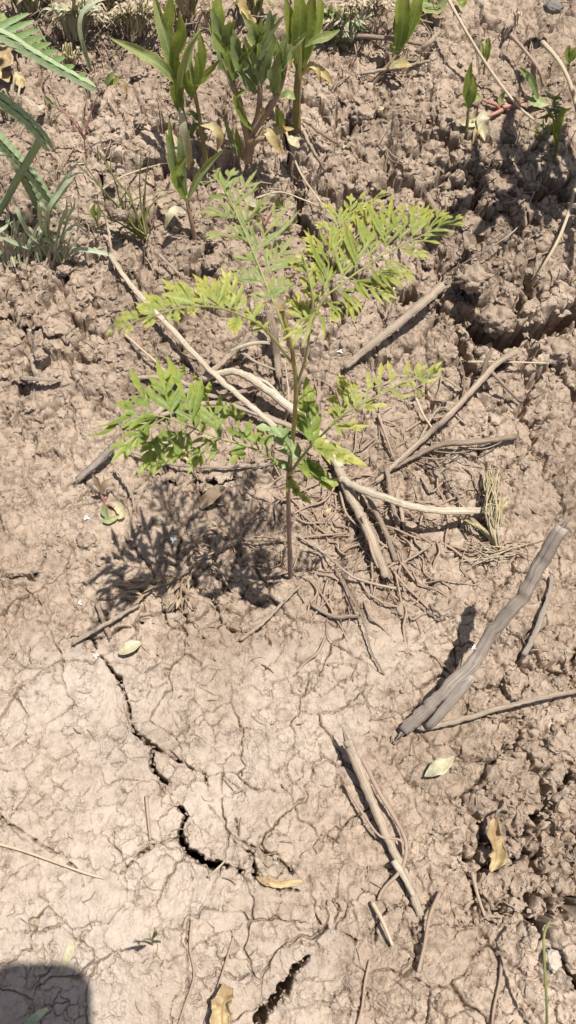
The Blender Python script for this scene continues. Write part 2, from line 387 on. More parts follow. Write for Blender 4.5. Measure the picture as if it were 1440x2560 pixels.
def leaf_material(name, base, tip, under, trans=.30, vein=None, spot=None, rough_=.45, tip_at=.62, edge=None):
    m_, nt, b, out = mat(name)
    uv = nt.nodes.new("ShaderNodeUVMap"); sp = nt.nodes.new("ShaderNodeSeparateXYZ"); nt.links.new(uv.outputs[0], sp.inputs[0])
    tc = nt.nodes.new("ShaderNodeTexCoord"); n1 = noise(nt, tc.outputs["Object"], 55, 4, .6); n2 = noise(nt, tc.outputs["Object"], 420, 4, .6)
    f = nt.nodes.new("ShaderNodeMath"); f.operation = 'MULTIPLY_ADD'
    nt.links.new(n1.outputs[0], f.inputs[0]); f.inputs[1].default_value = .7; nt.links.new(sp.outputs[1], f.inputs[2])
    fr = ramp(nt, f.outputs[0], [(tip_at, (0, 0, 0)), (min(1, tip_at + .55), (1, 1, 1))])
    c = mix(nt, fr.outputs[0], base, tip)
    c = mix(nt, 1.0, c, ramp(nt, n2.outputs[0], [(.30, (.78, .80, .76)), (.70, (1.15, 1.13, 1.10))]).outputs[0], 'MULTIPLY')
    if vein:
        ab = nt.nodes.new("ShaderNodeMath"); ab.operation = 'ABSOLUTE'; nt.links.new(sp.outputs[0], ab.inputs[0])
        vr = ramp(nt, ab.outputs[0], [(.04, (1, 1, 1)), (.14, (0, 0, 0))])
        c = mix(nt, vr.outputs[0], c, vein)
    if edge:
        ab2 = nt.nodes.new("ShaderNodeMath"); ab2.operation = 'ABSOLUTE'; nt.links.new(sp.outputs[0], ab2.inputs[0])
        c = mix(nt, ramp(nt, ab2.outputs[0], [(.80, (0, 0, 0)), (.97, (1, 1, 1))]).outputs[0], c, edge)
    if spot:
        n3 = noise(nt, tc.outputs["Object"], 160, 3, .7)
        c = mix(nt, ramp(nt, n3.outputs[0], [(.60, (0, 0, 0)), (.70, (1, 1, 1))]).outputs[0], c, spot)
    ge = nt.nodes.new("ShaderNodeNewGeometry")
    c = mix(nt, ge.outputs["Backfacing"], c, mix(nt, .55, c, under))
    nt.links.new(c, b.inputs["Base Color"]); b.inputs["Roughness"].default_value = rough_; b.inputs["Specular IOR Level"].default_value = .35
    bump(nt, b, n2.outputs[0], .35, .0006)
    if trans > 0:
        tr = nt.nodes.new("ShaderNodeBsdfTranslucent"); nt.links.new(mix(nt, 1.0, c, (1.0, 1.0, .45), 'MULTIPLY'), tr.inputs[0])
        ms = nt.nodes.new("ShaderNodeMixShader"); ms.inputs[0].default_value = trans
        nt.links.new(b.outputs[0], ms.inputs[1]); nt.links.new(tr.outputs[0], ms.inputs[2]); nt.links.new(ms.outputs[0], out.inputs["Surface"])
    return m_

M['fern_green'] = leaf_material("seedling_leaf", (.200, .270, .056), (.29, .34, .075), (.40, .44, .24), .38, tip_at=.8)
M['fern_lime'] = leaf_material("seedling_leaf_pale", (.305, .345, .092), (.44, .43, .115), (.46, .49, .28), .38, tip_at=.68)
M['fern_grey'] = leaf_material("seedling_leaf_downy", (.205, .265, .075), (.32, .33, .14), (.38, .41, .25), .36, tip_at=.66)
M['fern_olive'] = leaf_material("seedling_leaf_olive", (.262, .304, .074), (.36, .37, .085), (.40, .43, .22), .38, tip_at=.74)
M['fern_blue'] = leaf_material("seedling_leaf_underside", (.24, .31, .14), (.29, .36, .16), (.36, .42, .26), .25)
M['weed'] = leaf_material("weed_leaf", (.170, .235, .045), (.26, .31, .065), (.34, .39, .17), .42, vein=(.26, .32, .12), edge=(.36, .38, .10), spot=(.20, .25, .06))
M['weed_pale'] = leaf_material("weed_leaf_pale", (.25, .31, .12), (.32, .36, .15), (.38, .42, .26), .30, vein=(.40, .44, .24), edge=(.48, .46, .16))
M['weed_grey'] = leaf_material("weed_leaf_greyish", (.175, .230, .090), (.24, .29, .11), (.37, .43, .28), .36, vein=(.24, .29, .16), edge=(.36, .40, .24), spot=(.22, .27, .15))
M['yellow_leaf'] = leaf_material("yellow_leaf", (.55, .48, .28), (.46, .34, .15), (.54, .47, .30), .28, spot=(.40, .24, .06))
M['cream_leaf'] = leaf_material("cream_leaf", (.56, .52, .38), (.52, .46, .30), (.54, .50, .38), .25, spot=(.46, .37, .22))
M['tan_leaf'] = leaf_material("tan_dead_leaf", (.38, .27, .15), (.48, .37, .20), (.42, .32, .19), .15, spot=(.26, .15, .06), vein=(.34, .22, .10))
M['brown_leaf'] = leaf_material("brown_dead_leaf", (.30, .21, .14), (.38, .28, .19), (.36, .27, .19), .12)
M['pea'] = leaf_material("folded_leaflet", (.31, .40, .22), (.37, .45, .26), (.35, .43, .26), .18, rough_=.6)
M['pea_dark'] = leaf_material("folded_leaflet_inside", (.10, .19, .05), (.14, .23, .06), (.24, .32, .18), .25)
M['grass'] = leaf_material("grass_blade", (.36, .43, .27), (.50, .55, .40), (.42, .47, .33), .25)
M['grass_olive'] = leaf_material("thin_grass_blade", (.20, .21, .07), (.28, .26, .11), (.25, .25, .12), .15)

def plain(name, c, c2, rough_=.7, scale=90):
    m_, nt, b, out = mat(name); tc = nt.nodes.new("ShaderNodeTexCoord")
    n = noise(nt, tc.outputs["Object"], scale, 4, .6)
    nt.links.new(ramp(nt, n.outputs[0], [(.35, c), (.65, c2)]).outputs[0], b.inputs["Base Color"])
    b.inputs["Roughness"].default_value = rough_; bump(nt, b, n.outputs[0], .4, .0008)
    return m_
M['stem_green'] = plain("seedling_stem", (.26, .19, .05), (.32, .28, .075), .5)
M['rachis'] = plain("seedling_leaf_rib", (.22, .22, .06), (.28, .29, .09), .5)
M['stem_bark'] = plain("seedling_stem_bark", (.21, .145, .095), (.30, .215, .15), .9)
M['stem_red'] = plain("red_stem", (.34, .13, .11), (.42, .22, .16), .5)
M['stem_weed'] = plain("weed_stem", (.18, .16, .05), (.27, .22, .08), .5)
M['stem_pink'] = plain("weed_stem_pinkish", (.27, .17, .11), (.34, .24, .16), .6)
M['bud'] = plain("downy_bud", (.24, .18, .09), (.32, .26, .14), .9, 400)
M['fluff'] = plain("white_fluff", (.72, .72, .70), (.80, .80, .78), .9)
M['stone'] = plain("dark_stone", (.13, .115, .10), (.20, .18, .16), .8)
M['pebble'] = plain("pale_pebble", (.38, .31, .25), (.46, .39, .32), .8)
M['phone'] = plain("phone_body", (.02, .02, .022), (.03, .03, .032), .35)

# ------------------------------------------------------------------ ground mesh
me = bpy.data.meshes.new("ground")
nv = NRA * NCA
me.vertices.add(nv)
me.vertices.foreach_set("co", np.stack([XO, YO, Z], -1).astype(np.float32).ravel())
ii = (np.arange(NRA - 1)[:, None] * NCA + np.arange(NCA - 1)[None, :]).ravel()
quads = np.stack([ii, ii + 1, ii + 1 + NCA, ii + NCA], -1).astype(np.int32)
nf = len(quads)
me.loops.add(nf * 4); me.polygons.add(nf)
me.loops.foreach_set("vertex_index", quads.ravel())
me.polygons.foreach_set("loop_start", np.arange(0, nf * 4, 4, dtype=np.int32))
me.polygons.foreach_set("use_smooth", np.ones(nf, bool))
me.update()
cr = np.clip(0.58 - rough * 1.75 + 0.30 * fbm(X * 9, Y * 9, 71, 3), 0, 1) * (1 - sstep(0.002, 0.010, carve + crack))
a_ = me.attributes.new("crust", 'FLOAT', 'POINT'); a_.data.foreach_set("value", cr.astype(np.float32).ravel())
ground = bpy.data.objects.new("ground", me); COL.objects.link(ground)
me.materials.append(M['soil'])
ground["kind"] = "structure"; ground["label"] = "dry cracked pinkish brown farm soil"

# ------------------------------------------------------------------ mesh building
class MB:
    def __init__(s): s.v = []; s.f = []; s.uv = []
    def tube(s, path, radii, sides=8, rnd=0.0, flat=1.0, cap=True):
        n = len(path); base = len(s.v); L = 0.0
        nrm = None; ridge = [1 + rnd * random.uniform(-1.2, 1.2) for _ in range(sides)]
        for i, p in enumerate(path):
            t = (path[min(i + 1, n - 1)] - path[max(i - 1, 0)])
            t = t.normalized() if t.length > 1e-9 else Vector((0, 0, 1))
            if nrm is None:
                nrm = t.cross(Vector((0, 0, 1)) if abs(t.z) < .9 else Vector((1, 0, 0))).normalized()
            nrm = (nrm - t * nrm.dot(t)).normalized(); bi = t.cross(nrm)
            if i: L += (p - path[i - 1]).length
            r = radii[i] if isinstance(radii, (list, tuple)) else radii
            for k in range(sides):
                a = 2 * math.pi * k / sides
                rr_ = r * (ridge[k] + .35 * rnd * random.uniform(-1, 1))
                s.v.append(p + nrm * math.cos(a) * rr_ + bi * math.sin(a) * rr_ * flat); 
        L = 0.0
        for i in range(n - 1):
            dl = (path[i + 1] - path[i]).length
            for k in range(sides):
                k2 = (k + 1) % sides
                s.f.append((base + i * sides + k, base + i * sides + k2, base + (i + 1) * sides + k2, base + (i + 1) * sides + k))
                s.uv.append([(k / sides, L * 4), ((k + 1) / sides, L * 4), ((k + 1) / sides, (L + dl) * 4), (k / sides, (L + dl) * 4)])
            L += dl
        if cap:
            for i, rev in ((0, True), (n - 1, False)):
                ring = [base + i * sides + k for k in range(sides)]
                s.f.append(tuple(ring[::-1] if rev else ring)); s.uv.append([(0, 0)] * sides)
        return s
    def ribbon(s, path, widths, up, cols=2, curl=0.0, fold=0.0, wave=0.0, uoff=(0, 1), jag=0.0):
        """leaf blade along path; cols = strips across; curl bends the edges up into a roll, fold makes a V"""
        n = len(path); base = len(s.v); ph = random.uniform(0, 6)
        for i, p in enumerate(path):
            t = (path[min(i + 1, n - 1)] - path[max(i - 1, 0)]).normalized()
            u_ = up[i] if isinstance(up, list) else up
            sd = t.cross(u_)
            sd = sd.normalized() if sd.length > 1e-6 else t.orthogonal().normalized()
            nn = sd.cross(t).normalized(); w = widths[i]
            cu = curl[i] if isinstance(curl, list) else curl
            for k in range(cols + 1):
                q_ = -1 + 2 * k / cols
                if abs(cu) > 1e-3:
                    a = q_ * cu; x_ = math.sin(a) / cu; z_ = (1 - math.cos(a)) / cu
                else: x_, z_ = q_, 0
                tt = i / (n - 1); wj = w * (1 + (jag * (math.sin(tt * 19 + ph + q_) + .7 * math.sin(tt * 47 + ph * 2 - q_ * 2) + .5 * random.uniform(-1, 1)) if abs(q_) > .99 else 0))
                wv = wave * w * (math.sin(ph + tt * 11 + q_ * 1.6) + .5 * math.sin(ph * 3 + tt * 23 - q_ * 2.5)) * abs(q_)
                s.v.append(p + sd * x_ * wj + nn * (z_ * w + abs(q_) * fold * w + wv))
        for i in range(n - 1):
            v0 = uoff[0] + (uoff[1] - uoff[0]) * i / (n - 1); v1 = uoff[0] + (uoff[1] - uoff[0]) * (i + 1) / (n - 1)
            for k in range(cols):
                a = base + i * (cols + 1) + k; q0 = -1 + 2 * k / cols; q1 = -1 + 2 * (k + 1) / cols
                s.f.append((a, a + 1, a + cols + 2, a + cols + 1))
                s.uv.append([(q0, v0), (q1, v0), (q1, v1), (q0, v1)])
        return s
    def build(s, name, material, parent=None, origin=None, smooth=True):
        o0 = origin if origin is not None else (Vector(parent["_o"]) if parent is not None and "_o" in parent else Vector((0, 0, 0)))
        me_ = bpy.data.meshes.new(name)
        me_.from_pydata([tuple(p - o0) for p in s.v], [], s.f)
        if len(s.uv) == len(s.f):
            ul = me_.uv_layers.new(name="UVMap"); flat = [c for f_ in s.uv for uv_ in f_ for c in uv_]
            ul.data.foreach_set("uv", flat)
        if smooth: me_.polygons.foreach_set("use_smooth", [True] * len(me_.polygons))
        me_.materials.append(material)
        ob = bpy.data.objects.new(name, me_); COL.objects.link(ob)
        if parent is not None: ob.parent = parent
        else: ob.location = o0
        ORIG[ob.name] = o0
        return ob

ORIG = {}
def empty(name, loc):
    o = bpy.data.objects.new(name, None); COL.objects.link(o); o.location = loc; o.empty_display_size = .02
    ORIG[o.name] = Vector(loc); return o
def part(mb, name, material, parent, smooth=True):
    return mb.build(name, material, parent, ORIG[parent.name], smooth)
def tag(o, label, cat, group=None, kind=None):
    o["label"] = label
    if cat: o["category"] = cat
    if group: o["group"] = group
    if kind: o["kind"] = kind
    return o

def spline(P, n=8):
    P = [Vector(p) for p in P]
    if len(P) == 2: return [P[0].lerp(P[1], i / n) for i in range(n + 1)]
    out = []
    Q = [P[0] * 2 - P[1]] + P + [P[-1] * 2 - P[-2]]
    for i in range(1, len(Q) - 2):
        a, b, c, d = Q[i - 1:i + 3]
        for k in range(n):
            t = k / n
            out.append(.5 * ((2 * b) + (c - a) * t + (2 * a - 5 * b + 4 * c - d) * t * t + (3 * b - a - 3 * c + d) * t ** 3))
    out.append(P[-1]); return out

def lerp_path(path, t):
    f = t * (len(path) - 1); i = min(int(f), len(path) - 2); return path[i].lerp(path[i + 1], f - i)

UP = Vector((0, 0, 1))
def jit_up(a=.35):
    return Vector((random.uniform(-a, a), random.uniform(-a, a), 1)).normalized()

# ------------------------------------------------------------------ the fern-leaved seedling
def lobe_widths(n, w, taper=.62):
    out = []
    for i in range(n):
        t = i / (n - 1)
        out.append(max(w * (math.sin(math.pi * min(1, (t * .86 + .10)) ** .85) ** taper if t < 1 else .03), .00015) if t < 1 else .0001)
    return out

def leaflet_mesh(base, mid, tip, nl, w, ang=38, ratio=.46, up=None, basew=.35, dens=.7):
    mb = MB(); up = up or jit_up()
    path = spline([base, mid, tip], 6); L = sum((path[i + 1] - path[i]).length for i in range(len(path) - 1))
    n = len(path); wd = []
    last = .20 + .50 if nl else .12                     # the blade widens beyond its last pair of lobes
    for i in range(n):
        t = i / (n - 1)
        a = basew * (.6 + .4 * min(1, t / .3)) if nl else basew
        ww = a + (1 - a) * float(sstep(last - .12, last + .12, t))
        if t > last + .1: ww *= max(0.0, 1 - ((t - last - .1) / (.9 - last)) ** 1.35)
        wd.append(max(.00012, w * ww))
    mb.ribbon(path, wd, up, 2, 0, .38, .10)
    if nl:
        m_n = max(1, round(nl * dens)); sides_ = (1, -1) if nl > 1 else (random.choice((1, -1)),)
        for k in range(m_n):
            t = .20 + .48 * (k / max(1, m_n - 1)) if m_n > 1 else .42
            for sd in sides_:
                t2 = min(.80, max(.12, t + random.uniform(-.06, .06)))
                p = lerp_path(path, t2); q = lerp_path(path, min(1, t2 + .08)); tg = (q - p).normalized()
                sv = tg.cross(up).normalized(); a = math.radians(ang + random.uniform(-6, 8))
                ll = L * ratio * (1.12 - .85 * t2) * random.uniform(.82, 1.15)
                d0 = (tg * math.cos(a) + sv * sd * math.sin(a)).normalized()
                d1 = (tg * math.cos(a * .55) + sv * sd * math.sin(a * .55)).normalized()
                lp = spline([p, p + d0 * ll * .5 + UP * ll * .04, p + d0 * ll * .5 + d1 * ll * .5 + UP * ll * random.uniform(-.16, .06)], 4)
                m_ = len(lp)
                lw = [max(.00012, w * .92 * ((.40 + .60 * float(sstep(0, .45, i / (m_ - 1)))) * max(0.0, 1 - (max(0, i / (m_ - 1) - .45) / .55) ** 1.5))) for i in range(m_)]
                mb.ribbon(lp, lw, (up + sv * sd * random.uniform(-.25, .45)).normalized(), 2, 0, .35, .08, (t2 * .5, t2 * .4 + .6))
    return mb

stem_base = on(726, 1446, 0.0); Y0 = stem_base.y
seed = empty("tree_seedling", stem_base)
tag(seed, "green seedling with ferny divided leaves on a thin upright stem at the centre", "seedling")

stem_ctrl = [stem_base - Vector((0, 0, .012))] + [upright(px, py, Y0 + dy) for px, py, dy in
             [(725, 1400, 0), (722, 1300, .001), (721, 1200, .002), (728, 1130, .002), (736, 1050, .002), (740, 960, .003), (733, 900, .004), (728, 865, .005), (714, 810, .006), (703, 775, .007)]]
sp_ = spline(stem_ctrl, 5); ns = len(sp_)
cut = int(ns * .42)
part(MB().tube(sp_[:cut + 1], [.0021 - .0006 * i / cut for i in range(cut + 1)], 10, .06), "stem_base", M['stem_bark'], seed)
part(MB().tube(sp_[cut:], [.0015 - .0005 * i / (ns - cut) for i in range(ns - cut)], 8, .04), "stem", M['stem_green'], seed)
bud = MB()
for k in range(7):
    a = k * 2.4; p0 = sp_[-1] - Vector((0, 0, .002)); d = Vector((math.cos(a) * .5, math.sin(a) * .5, 1)).normalized()
    bud.ribbon(spline([p0, p0 + d * .004, p0 + d * .007 + Vector((math.cos(a) * .001, math.sin(a) * .001, 0))], 3), [.0008, .0011, .0013, .0013, .0011, .0008, .0003], Vector((math.cos(a), math.sin(a), .2)), 2, .6)
part(bud, "bud", M['bud'], seed)

def crop(x0, y0, f):
    return lambda x, y: (x0 + x / f, y0 + y / f)
cA = crop(480, 420, 4.8); cB = crop(540, 640, 4.5); cC = crop(250, 660, 3.6); cD = crop(600, 940, 4.364)
cE = crop(780, 860, 4.0); cF = crop(680, 450, 2.769); cG = crop(200, 780, 2.571)

def frond(mt, rachis, leaflets, w, rad=.0011, nl=3, ang=38, ratio=.46, droop=0.0, tipdz=0.0, stemmat='rachis', tilt=.28, basew=.35, dens=.7):
    """rachis: list of (px,py,dY from the stem plane); leaflets: (base px, mid or None, tip px[, lobes[, dz]])"""
    R = [upright(a, b, Y0 + dy) for a, b, dy in rachis]
    path = spline(R, 6)
    lf = part(MB().tube(path, [rad * (1.05 - .80 * i / (len(path) - 1)) for i in range(len(path))], 6), "leaf", M[stemmat], seed)
    for L in leaflets:
        b, m_, t = L[0], L[1], L[2]; n = L[3] if len(L) > 3 else nl; dz = L[4] if len(L) > 4 else random.uniform(-.006, .004) + tipdz
        # nearest rachis point in plan
        best, bp = 1e9, None
        for p in path:
            v = p - Vector((0, 0, CAM_H)); zc = -(-v.y * ST + v.z * CT) if False else (v.y * ST - v.z * CT)
            px = 720 + v.x / zc * FPX; py = 1280 - (v.y * CT + v.z * ST) / zc * FPX
            d = (px - b[0]) ** 2 + (py - b[1]) ** 2
            if d < best: best, bp = d, p
        tip = at(t[0], t[1], bp.z + dz)
        if m_ is None:
            mid = bp.lerp(tip, .5) + Vector((0, 0, (tip - bp).length * .07))
        else:
            mid = at(m_[0], m_[1], bp.z + dz * .35 + (tip - bp).length * .05)
        part(leaflet_mesh(bp, mid, tip, n, w * random.uniform(.88, 1.12), ang, ratio, jit_up(tilt), basew, dens), "leaflet", M[mt], lf)
    return lf

# upper, pointing away to the left
frond('fern_grey', [(*cB(840, 1040), .004), (*cB(760, 800), .010), (*cB(650, 530), .018), (*cA(950, 1536), .022), (*cA(880, 1370), .030), (*cA(780, 1120), .040), (*cA(690, 900), .050), (*cA(560, 610), .063), (*cA(480, 430), .070), (*cA(410, 290), .076), (*cA(300, 140), .082), (*cA(290, 60), .085)], [
    (cA(300, 140), None, cA(330, 0), 1), (cA(330, 190), cA(240, 160), cA(110, 225), 2, -.010), (cA(440, 370), cA(330, 310), cA(180, 380), 2, -.012),
    (cA(300, 140), None, cA(268, 60), 0),
    (cA(560, 610), cA(400, 540), cA(20, 530), 3), (cA(680, 890), cA(500, 810), cA(120, 820), 3), (cA(790, 1150), cA(660, 1080), cA(490, 1090), 3),
    (cA(880, 1390), cA(700, 1310), cA(440, 1265), 4),
    (cA(410, 250), cA(430, 150), cA(515, -5), 2), (cA(540, 490), cA(570, 330), cA(780, 20), 3), (cA(660, 740), cA(690, 580), cA(980, 270), 3),
    (cA(780, 1040), cA(840, 850), cA(1220, 370), 4), (cA(910, 1310), cA(1000, 1120), cA(1220, 800), 4), (cB(650, 500), cB(700, 380), cB(900, 200), 4),
    (cB(640, 500), cB(560, 450), cB(350, 440), 3), (cB(650, 500), cB(640, 380), cB(640, 200), 1)], .00130, .0008, 3, 36, .62, dens=1.0)

# big one to the upper right
frond('fern_olive', [(744, 958, .003), (*cB(1000, 1180), .004), (*cB(1035, 1000), .006), (*cF(277, 980), .010), (*cF(370, 812), .016), (*cF(460, 740), .020), (*cF(560, 660), .025), (*cF(650, 600), .029), (*cF(760, 520), .034), (*cF(860, 470), .038), (*cF(960, 420), .042), (*cF(1060, 375), .046), (*cF(1200, 310), .050), (*cF(1350, 280), .053)], [
    (cF(385, 790), cF(395, 560), cF(415, 280), 4), (cF(470, 720), cF(500, 590), cF(545, 380), 4), (cF(570, 640), cF(595, 480), cF(665, 160), 5),
    (cF(670, 580), cF(690, 420), cF(690, 118), 4), (cF(780, 500), cF(800, 340), cF(835, 92), 4), (cF(870, 460), cF(930, 290), cF(1022, 162), 3),
    (cF(960, 410), cF(1010, 310), cF(1092, 168), 3), (cF(1060, 370), cF(1120, 290), cF(1205, 203), 2), (cF(1130, 345), None, cF(1245, 245), 2), (cF(1220, 305), None, cF(1330, 255), 1),
    (cF(860, 480), cF(950, 490), cF(1100, 540), 2), (cF(940, 435), None, cF(1170, 440), 1), (cF(1050, 390), None, cF(1240, 398), 0), (cF(1100, 365), None, cF(1280, 362), 0), (cF(1200, 325), None, cF(1340, 325), 1),
    (cF(760, 560), cF(850, 610), cF(1000, 690), 3), (cF(650, 610), cF(750, 650), cF(930, 732), 4), (cF(550, 680), cF(650, 730), cF(878, 828), 4),
    (cF(450, 750), cF(520, 800), cF(572, 995), 3), (cF(350, 840), cF(430, 880), cF(440, 992), 3), (cF(330, 870), cF(260, 980), cF(60, 1112), 3),
    (cF(370, 812), cF(350, 660), cF(300, 575), 2)], .00118, .0008, 3, 28, .64, dens=1.05)

# behind it, arching away
frond('fern_lime', [(*cB(850, 1040), .004), (*cB(920, 880), .012), (*cB(990, 790), .020), (*cF(330, 800), .034), (*cF(385, 640), .050), (*cF(400, 480), .066), (*cF(450, 340), .080), (*cF(540, 235), .092), (*cF(650, 155), .100), (*cF(830, 92), .106)], [
    (cF(360, 530), cF(320, 470), cF(218, 345), 4), (cF(410, 400), cF(390, 330), cF(290, 312), 3), (cF(450, 330), cF(450, 240), cF(335, 150), 3),
    (cF(540, 235), cF(545, 180), cF(550, 90), 2), (cF(620, 170), None, cF(635, 88), 1), (cF(720, 130), None, cF(790, 70), 1),
    (cF(480, 300), cF(540, 270), cF(610, 200), 3), (cF(560, 220), None, cF(680, 170), 2), (cF(660, 150), None, cF(760, 140), 1), (cF(400, 480), cF(460, 420), cF(560, 300), 3), (cF(390, 600), cF(330, 580), cF(250, 460), 2)], .00125, .0009, 3, 32, .56, dens=.9)

# short central leaf
frond('fern_lime', [(*cB(990, 790), .018), (*cB(1085, 600), .020), (*cB(1080, 400), .024), (*cB(1040, 230), .030), (*cB(980, 0), .038), (*cF(200, 505), .044)], [
    (cB(1090, 540), cB(1060, 450), cB(940, 380), 1), (cB(1080, 400), cB(1040, 330), cB(935, 240), 1), (cB(1090, 500), cB(1130, 430), cB(1210, 440), 0),
    (cB(1080, 380), cB(1120, 300), cB(1160, 90), 1), (cB(1050, 260), None, cB(1110, 65), 1), (cB(1030, 190), cB(950, 130), cB(810, 60), 4), (cB(1010, 100), cB(970, 40), cB(900, -20), 2),
    (cB(1000, 700), cB(900, 600), cB(780, 440), 3), (cB(980, 700), cB(940, 560), cB(900, 400), 2), (cB(1000, 690), cB(1010, 590), cB(1030, 470), 0), (cB(950, 650), None, cB(800, 590), 1)], .0020, .0010, 3, 36, .42)

# left, foreshortened and drooping, yellow at its tip
frond('fern_lime', [(*cB(840, 1190), .003), (*cB(720, 1020), .001), (*cB(560, 840), -.002), (*cB(440, 740), -.004), (*cC(1260, 462), -.006), (*cC(1130, 410), -.010), (*cC(1000, 385), -.014), (*cC(880, 382), -.018), (*cC(740, 395), -.022), (*cC(620, 420), -.028), (*cC(510, 460), -.034), (*cC(350, 500), -.044), (*cC(230, 560), -.052), (*cC(45, 632), -.062)], [
    (cC(1250, 450), cC(1220, 360), cC(1100, 200), 3), (cC(1250, 440), cC(1230, 330), cC(1285, 200), 1), (cC(1260, 470), cC(1220, 530), cC(1190, 632), 5),
    (cC(1120, 410), cC(1060, 330), cC(910, 220), 4), (cC(1090, 400), cC(1020, 260), cC(830, 88), 5), (cC(1000, 385), cC(900, 320), cC(680, 240), 4), (cC(960, 385), cC(910, 300), cC(880, 200), 2),
    (cC(880, 382), cC(760, 300), cC(550, 130), 6), (cC(800, 390), cC(700, 330), cC(570, 300), 4), (cC(740, 395), cC(650, 350), cC(560, 330), 3), (cC(620, 420), cC(520, 370), cC(380, 250), 4), (cC(510, 460), cC(430, 420), cC(320, 350), 4),
    (cC(350, 500), cC(290, 470), cC(180, 438), 2), (cC(260, 545), None, cC(140, 500), 2), (cC(500, 465), cC(440, 520), cC(395, 545), 3), (cC(620, 430), cC(640, 480), cC(570, 500), 2), (cC(700, 410), cC(710, 450), cC(680, 510), 2),
    (cC(840, 390), None, cC(820, 465), 2), (cC(950, 390), None, cC(930, 460), 2), (cC(300, 525), None, cC(240, 632), 1), (cC(200, 575), None, cC(172, 640), 1), (cC(110, 600), None, cC(60, 628), 0),
    (cB(450, 740), cB(440, 620), cB(540, 500), 2), (cB(440, 720), cB(380, 640), cB(310, 590), 2), (cB(540, 830), cB(490, 800), cB(350, 700), 2), (cB(540, 830), None, cB(605, 730), 0), (cB(540, 840), None, cB(600, 800), 0),
    (cC(1240, 420), cC(1190, 250), cC(1090, 30), 3, .01), (cC(1200, 380), cC(1150, 320), cC(1060, 190), 2)], .00130, .0008, 3, 34, .56, dens=1.0)

# lower left, the greenest
frond('fern_green', [(723, 1180, .001), (*cG(1230, 935), .001), (*cG(1070, 862), .003), (*cG(900, 812), .006), (*cG(740, 752), .009), (*cG(590, 692), .011), (*cG(470, 662), .012), (*cG(350, 655), .010), (*cG(240, 700), .006)], [
    (cG(1060, 850), cG(1020, 740), cG(965, 575), 3), (cG(890, 800), cG(850, 660), cG(730, 388), 4), (cG(730, 745), cG(690, 590), cG(555, 268), 5), (cG(595, 690), cG(560, 560), cG(488, 290), 5),
    (cG(470, 655), cG(420, 570), cG(322, 362), 2), (cG(360, 650), cG(310, 610), cG(228, 592), 2), (cG(350, 655), None, cG(268, 655), 0), (cG(470, 662), None, cG(350, 700), 0),
    (cG(350, 690), cG(220, 715), cG(88, 745), 0), (cG(260, 700), cG(160, 775), cG(32, 803), 0),
    (cG(900, 815), cG(810, 880), cG(690, 1042), 3), (cG(860, 800), cG(740, 885), cG(615, 945), 2), (cG(740, 755), cG(640, 840), cG(540, 985), 3), (cG(690, 735), cG(560, 860), cG(345, 1062), 5),
    (cG(600, 700), cG(470, 850), cG(415, 1010), 2), (cG(480, 670), cG(370, 780), cG(195, 972), 4), (cG(540, 685), cG(420, 760), cG(325, 890), 2), (cG(480, 670), None, cG(272, 775), 0),
    (cG(1070, 865), cG(1030, 910), cG(960, 975), 2), (cG(1060, 860), None, cG(945, 908), 0), (cG(1150, 895), cG(1120, 820), cG(1060, 760), 2), (cG(1210, 920), cG(1190, 830), cG(1140, 740), 2), (cG(900, 815), cG(880, 720), cG(880, 615), 0), (cG(740, 750), cG(750, 640), cG(690, 460), 0),
    (cG(1230, 935), None, cG(1290, 990), 1), (cG(800, 780), None, cG(790, 690), 0), (cG(660, 720), None, cG(610, 600), 0)], .0024, .0009, 3, 38, .48, basew=.32, dens=.70)

# lower right, yellower
frond('fern_lime', [(726, 1182, 0), (*cD(630, 940), .000), (*cD(780, 760), -.002), (*cD(980, 560), -.003), (*cE(190, 820), -.003), (*cE(330, 700), -.001), (*cE(480, 610), .002), (*cE(640, 530), .005), (*cE(780, 460), .008), (*cE(900, 390), .010), (*cE(1060, 345), .013), (*cE(1220, 280), .016), (*cE(1345, 130), .019)], [
    (cE(200, 800), cE(230, 640), cE(165, 490), 3), (cE(250, 760), cE(320, 540), cE(268, 280), 5), (cE(330, 700), cE(380, 520), cE(300, 300), 4), (cE(420, 650), cE(440, 520), cE(430, 360), 3),
    (cE(540, 570), cE(560, 440), cE(572, 280), 1), (cE(660, 520), cE(680, 380), cE(692, 185), 1), (cE(790, 455), cE(785, 330), cE(757, 165), 1), (cE(900, 390), cE(960, 300), cE(960, 178), 1), (cE(1010, 365), cE(1060, 290), cE(1062, 185), 1), (cE(1090, 335), None, cE(1150, 195), 0), (cE(1180, 300), None, cE(1235, 190), 0), (cE(1260, 260), None, cE(1300, 170), 0),
    (cE(800, 490), cE(900, 530), cE(1040, 500), 0), (cE(870, 430), cE(960, 410), cE(1050, 395), 0), (cE(1060, 370), cE(1160, 375), cE(1290, 320), 0), (cE(1180, 310), None, cE(1330, 240), 0), (cE(980, 400), cE(1060, 480), cE(1150, 530), 2, -.02),
    (cE(400, 660), cE(560, 620), cE(770, 610), 2), (cE(230, 820), cE(330, 850), cE(590, 815), 3), (cE(240, 810), cE(330, 810), cE(450, 765), 1), (cE(300, 720), cE(230, 660), cE(160, 655), 1)], .0018, .0009, 3, 32, .42, basew=.35, dens=.62)
frond('fern_green', [(726, 1182, 0), (*cD(640, 930), -.004), (*cD(770, 765), -.008), (*cD(775, 690), -.008)], [
    (cD(770, 740), cD(745, 420), cD(725, 0), 5), (cD(780, 740), cD(830, 640), cD(870, 510), 0), (cD(770, 700), cD(700, 540), cD(640, 440), 0)], .0030, .0011, 4, 36, .34, basew=.45)
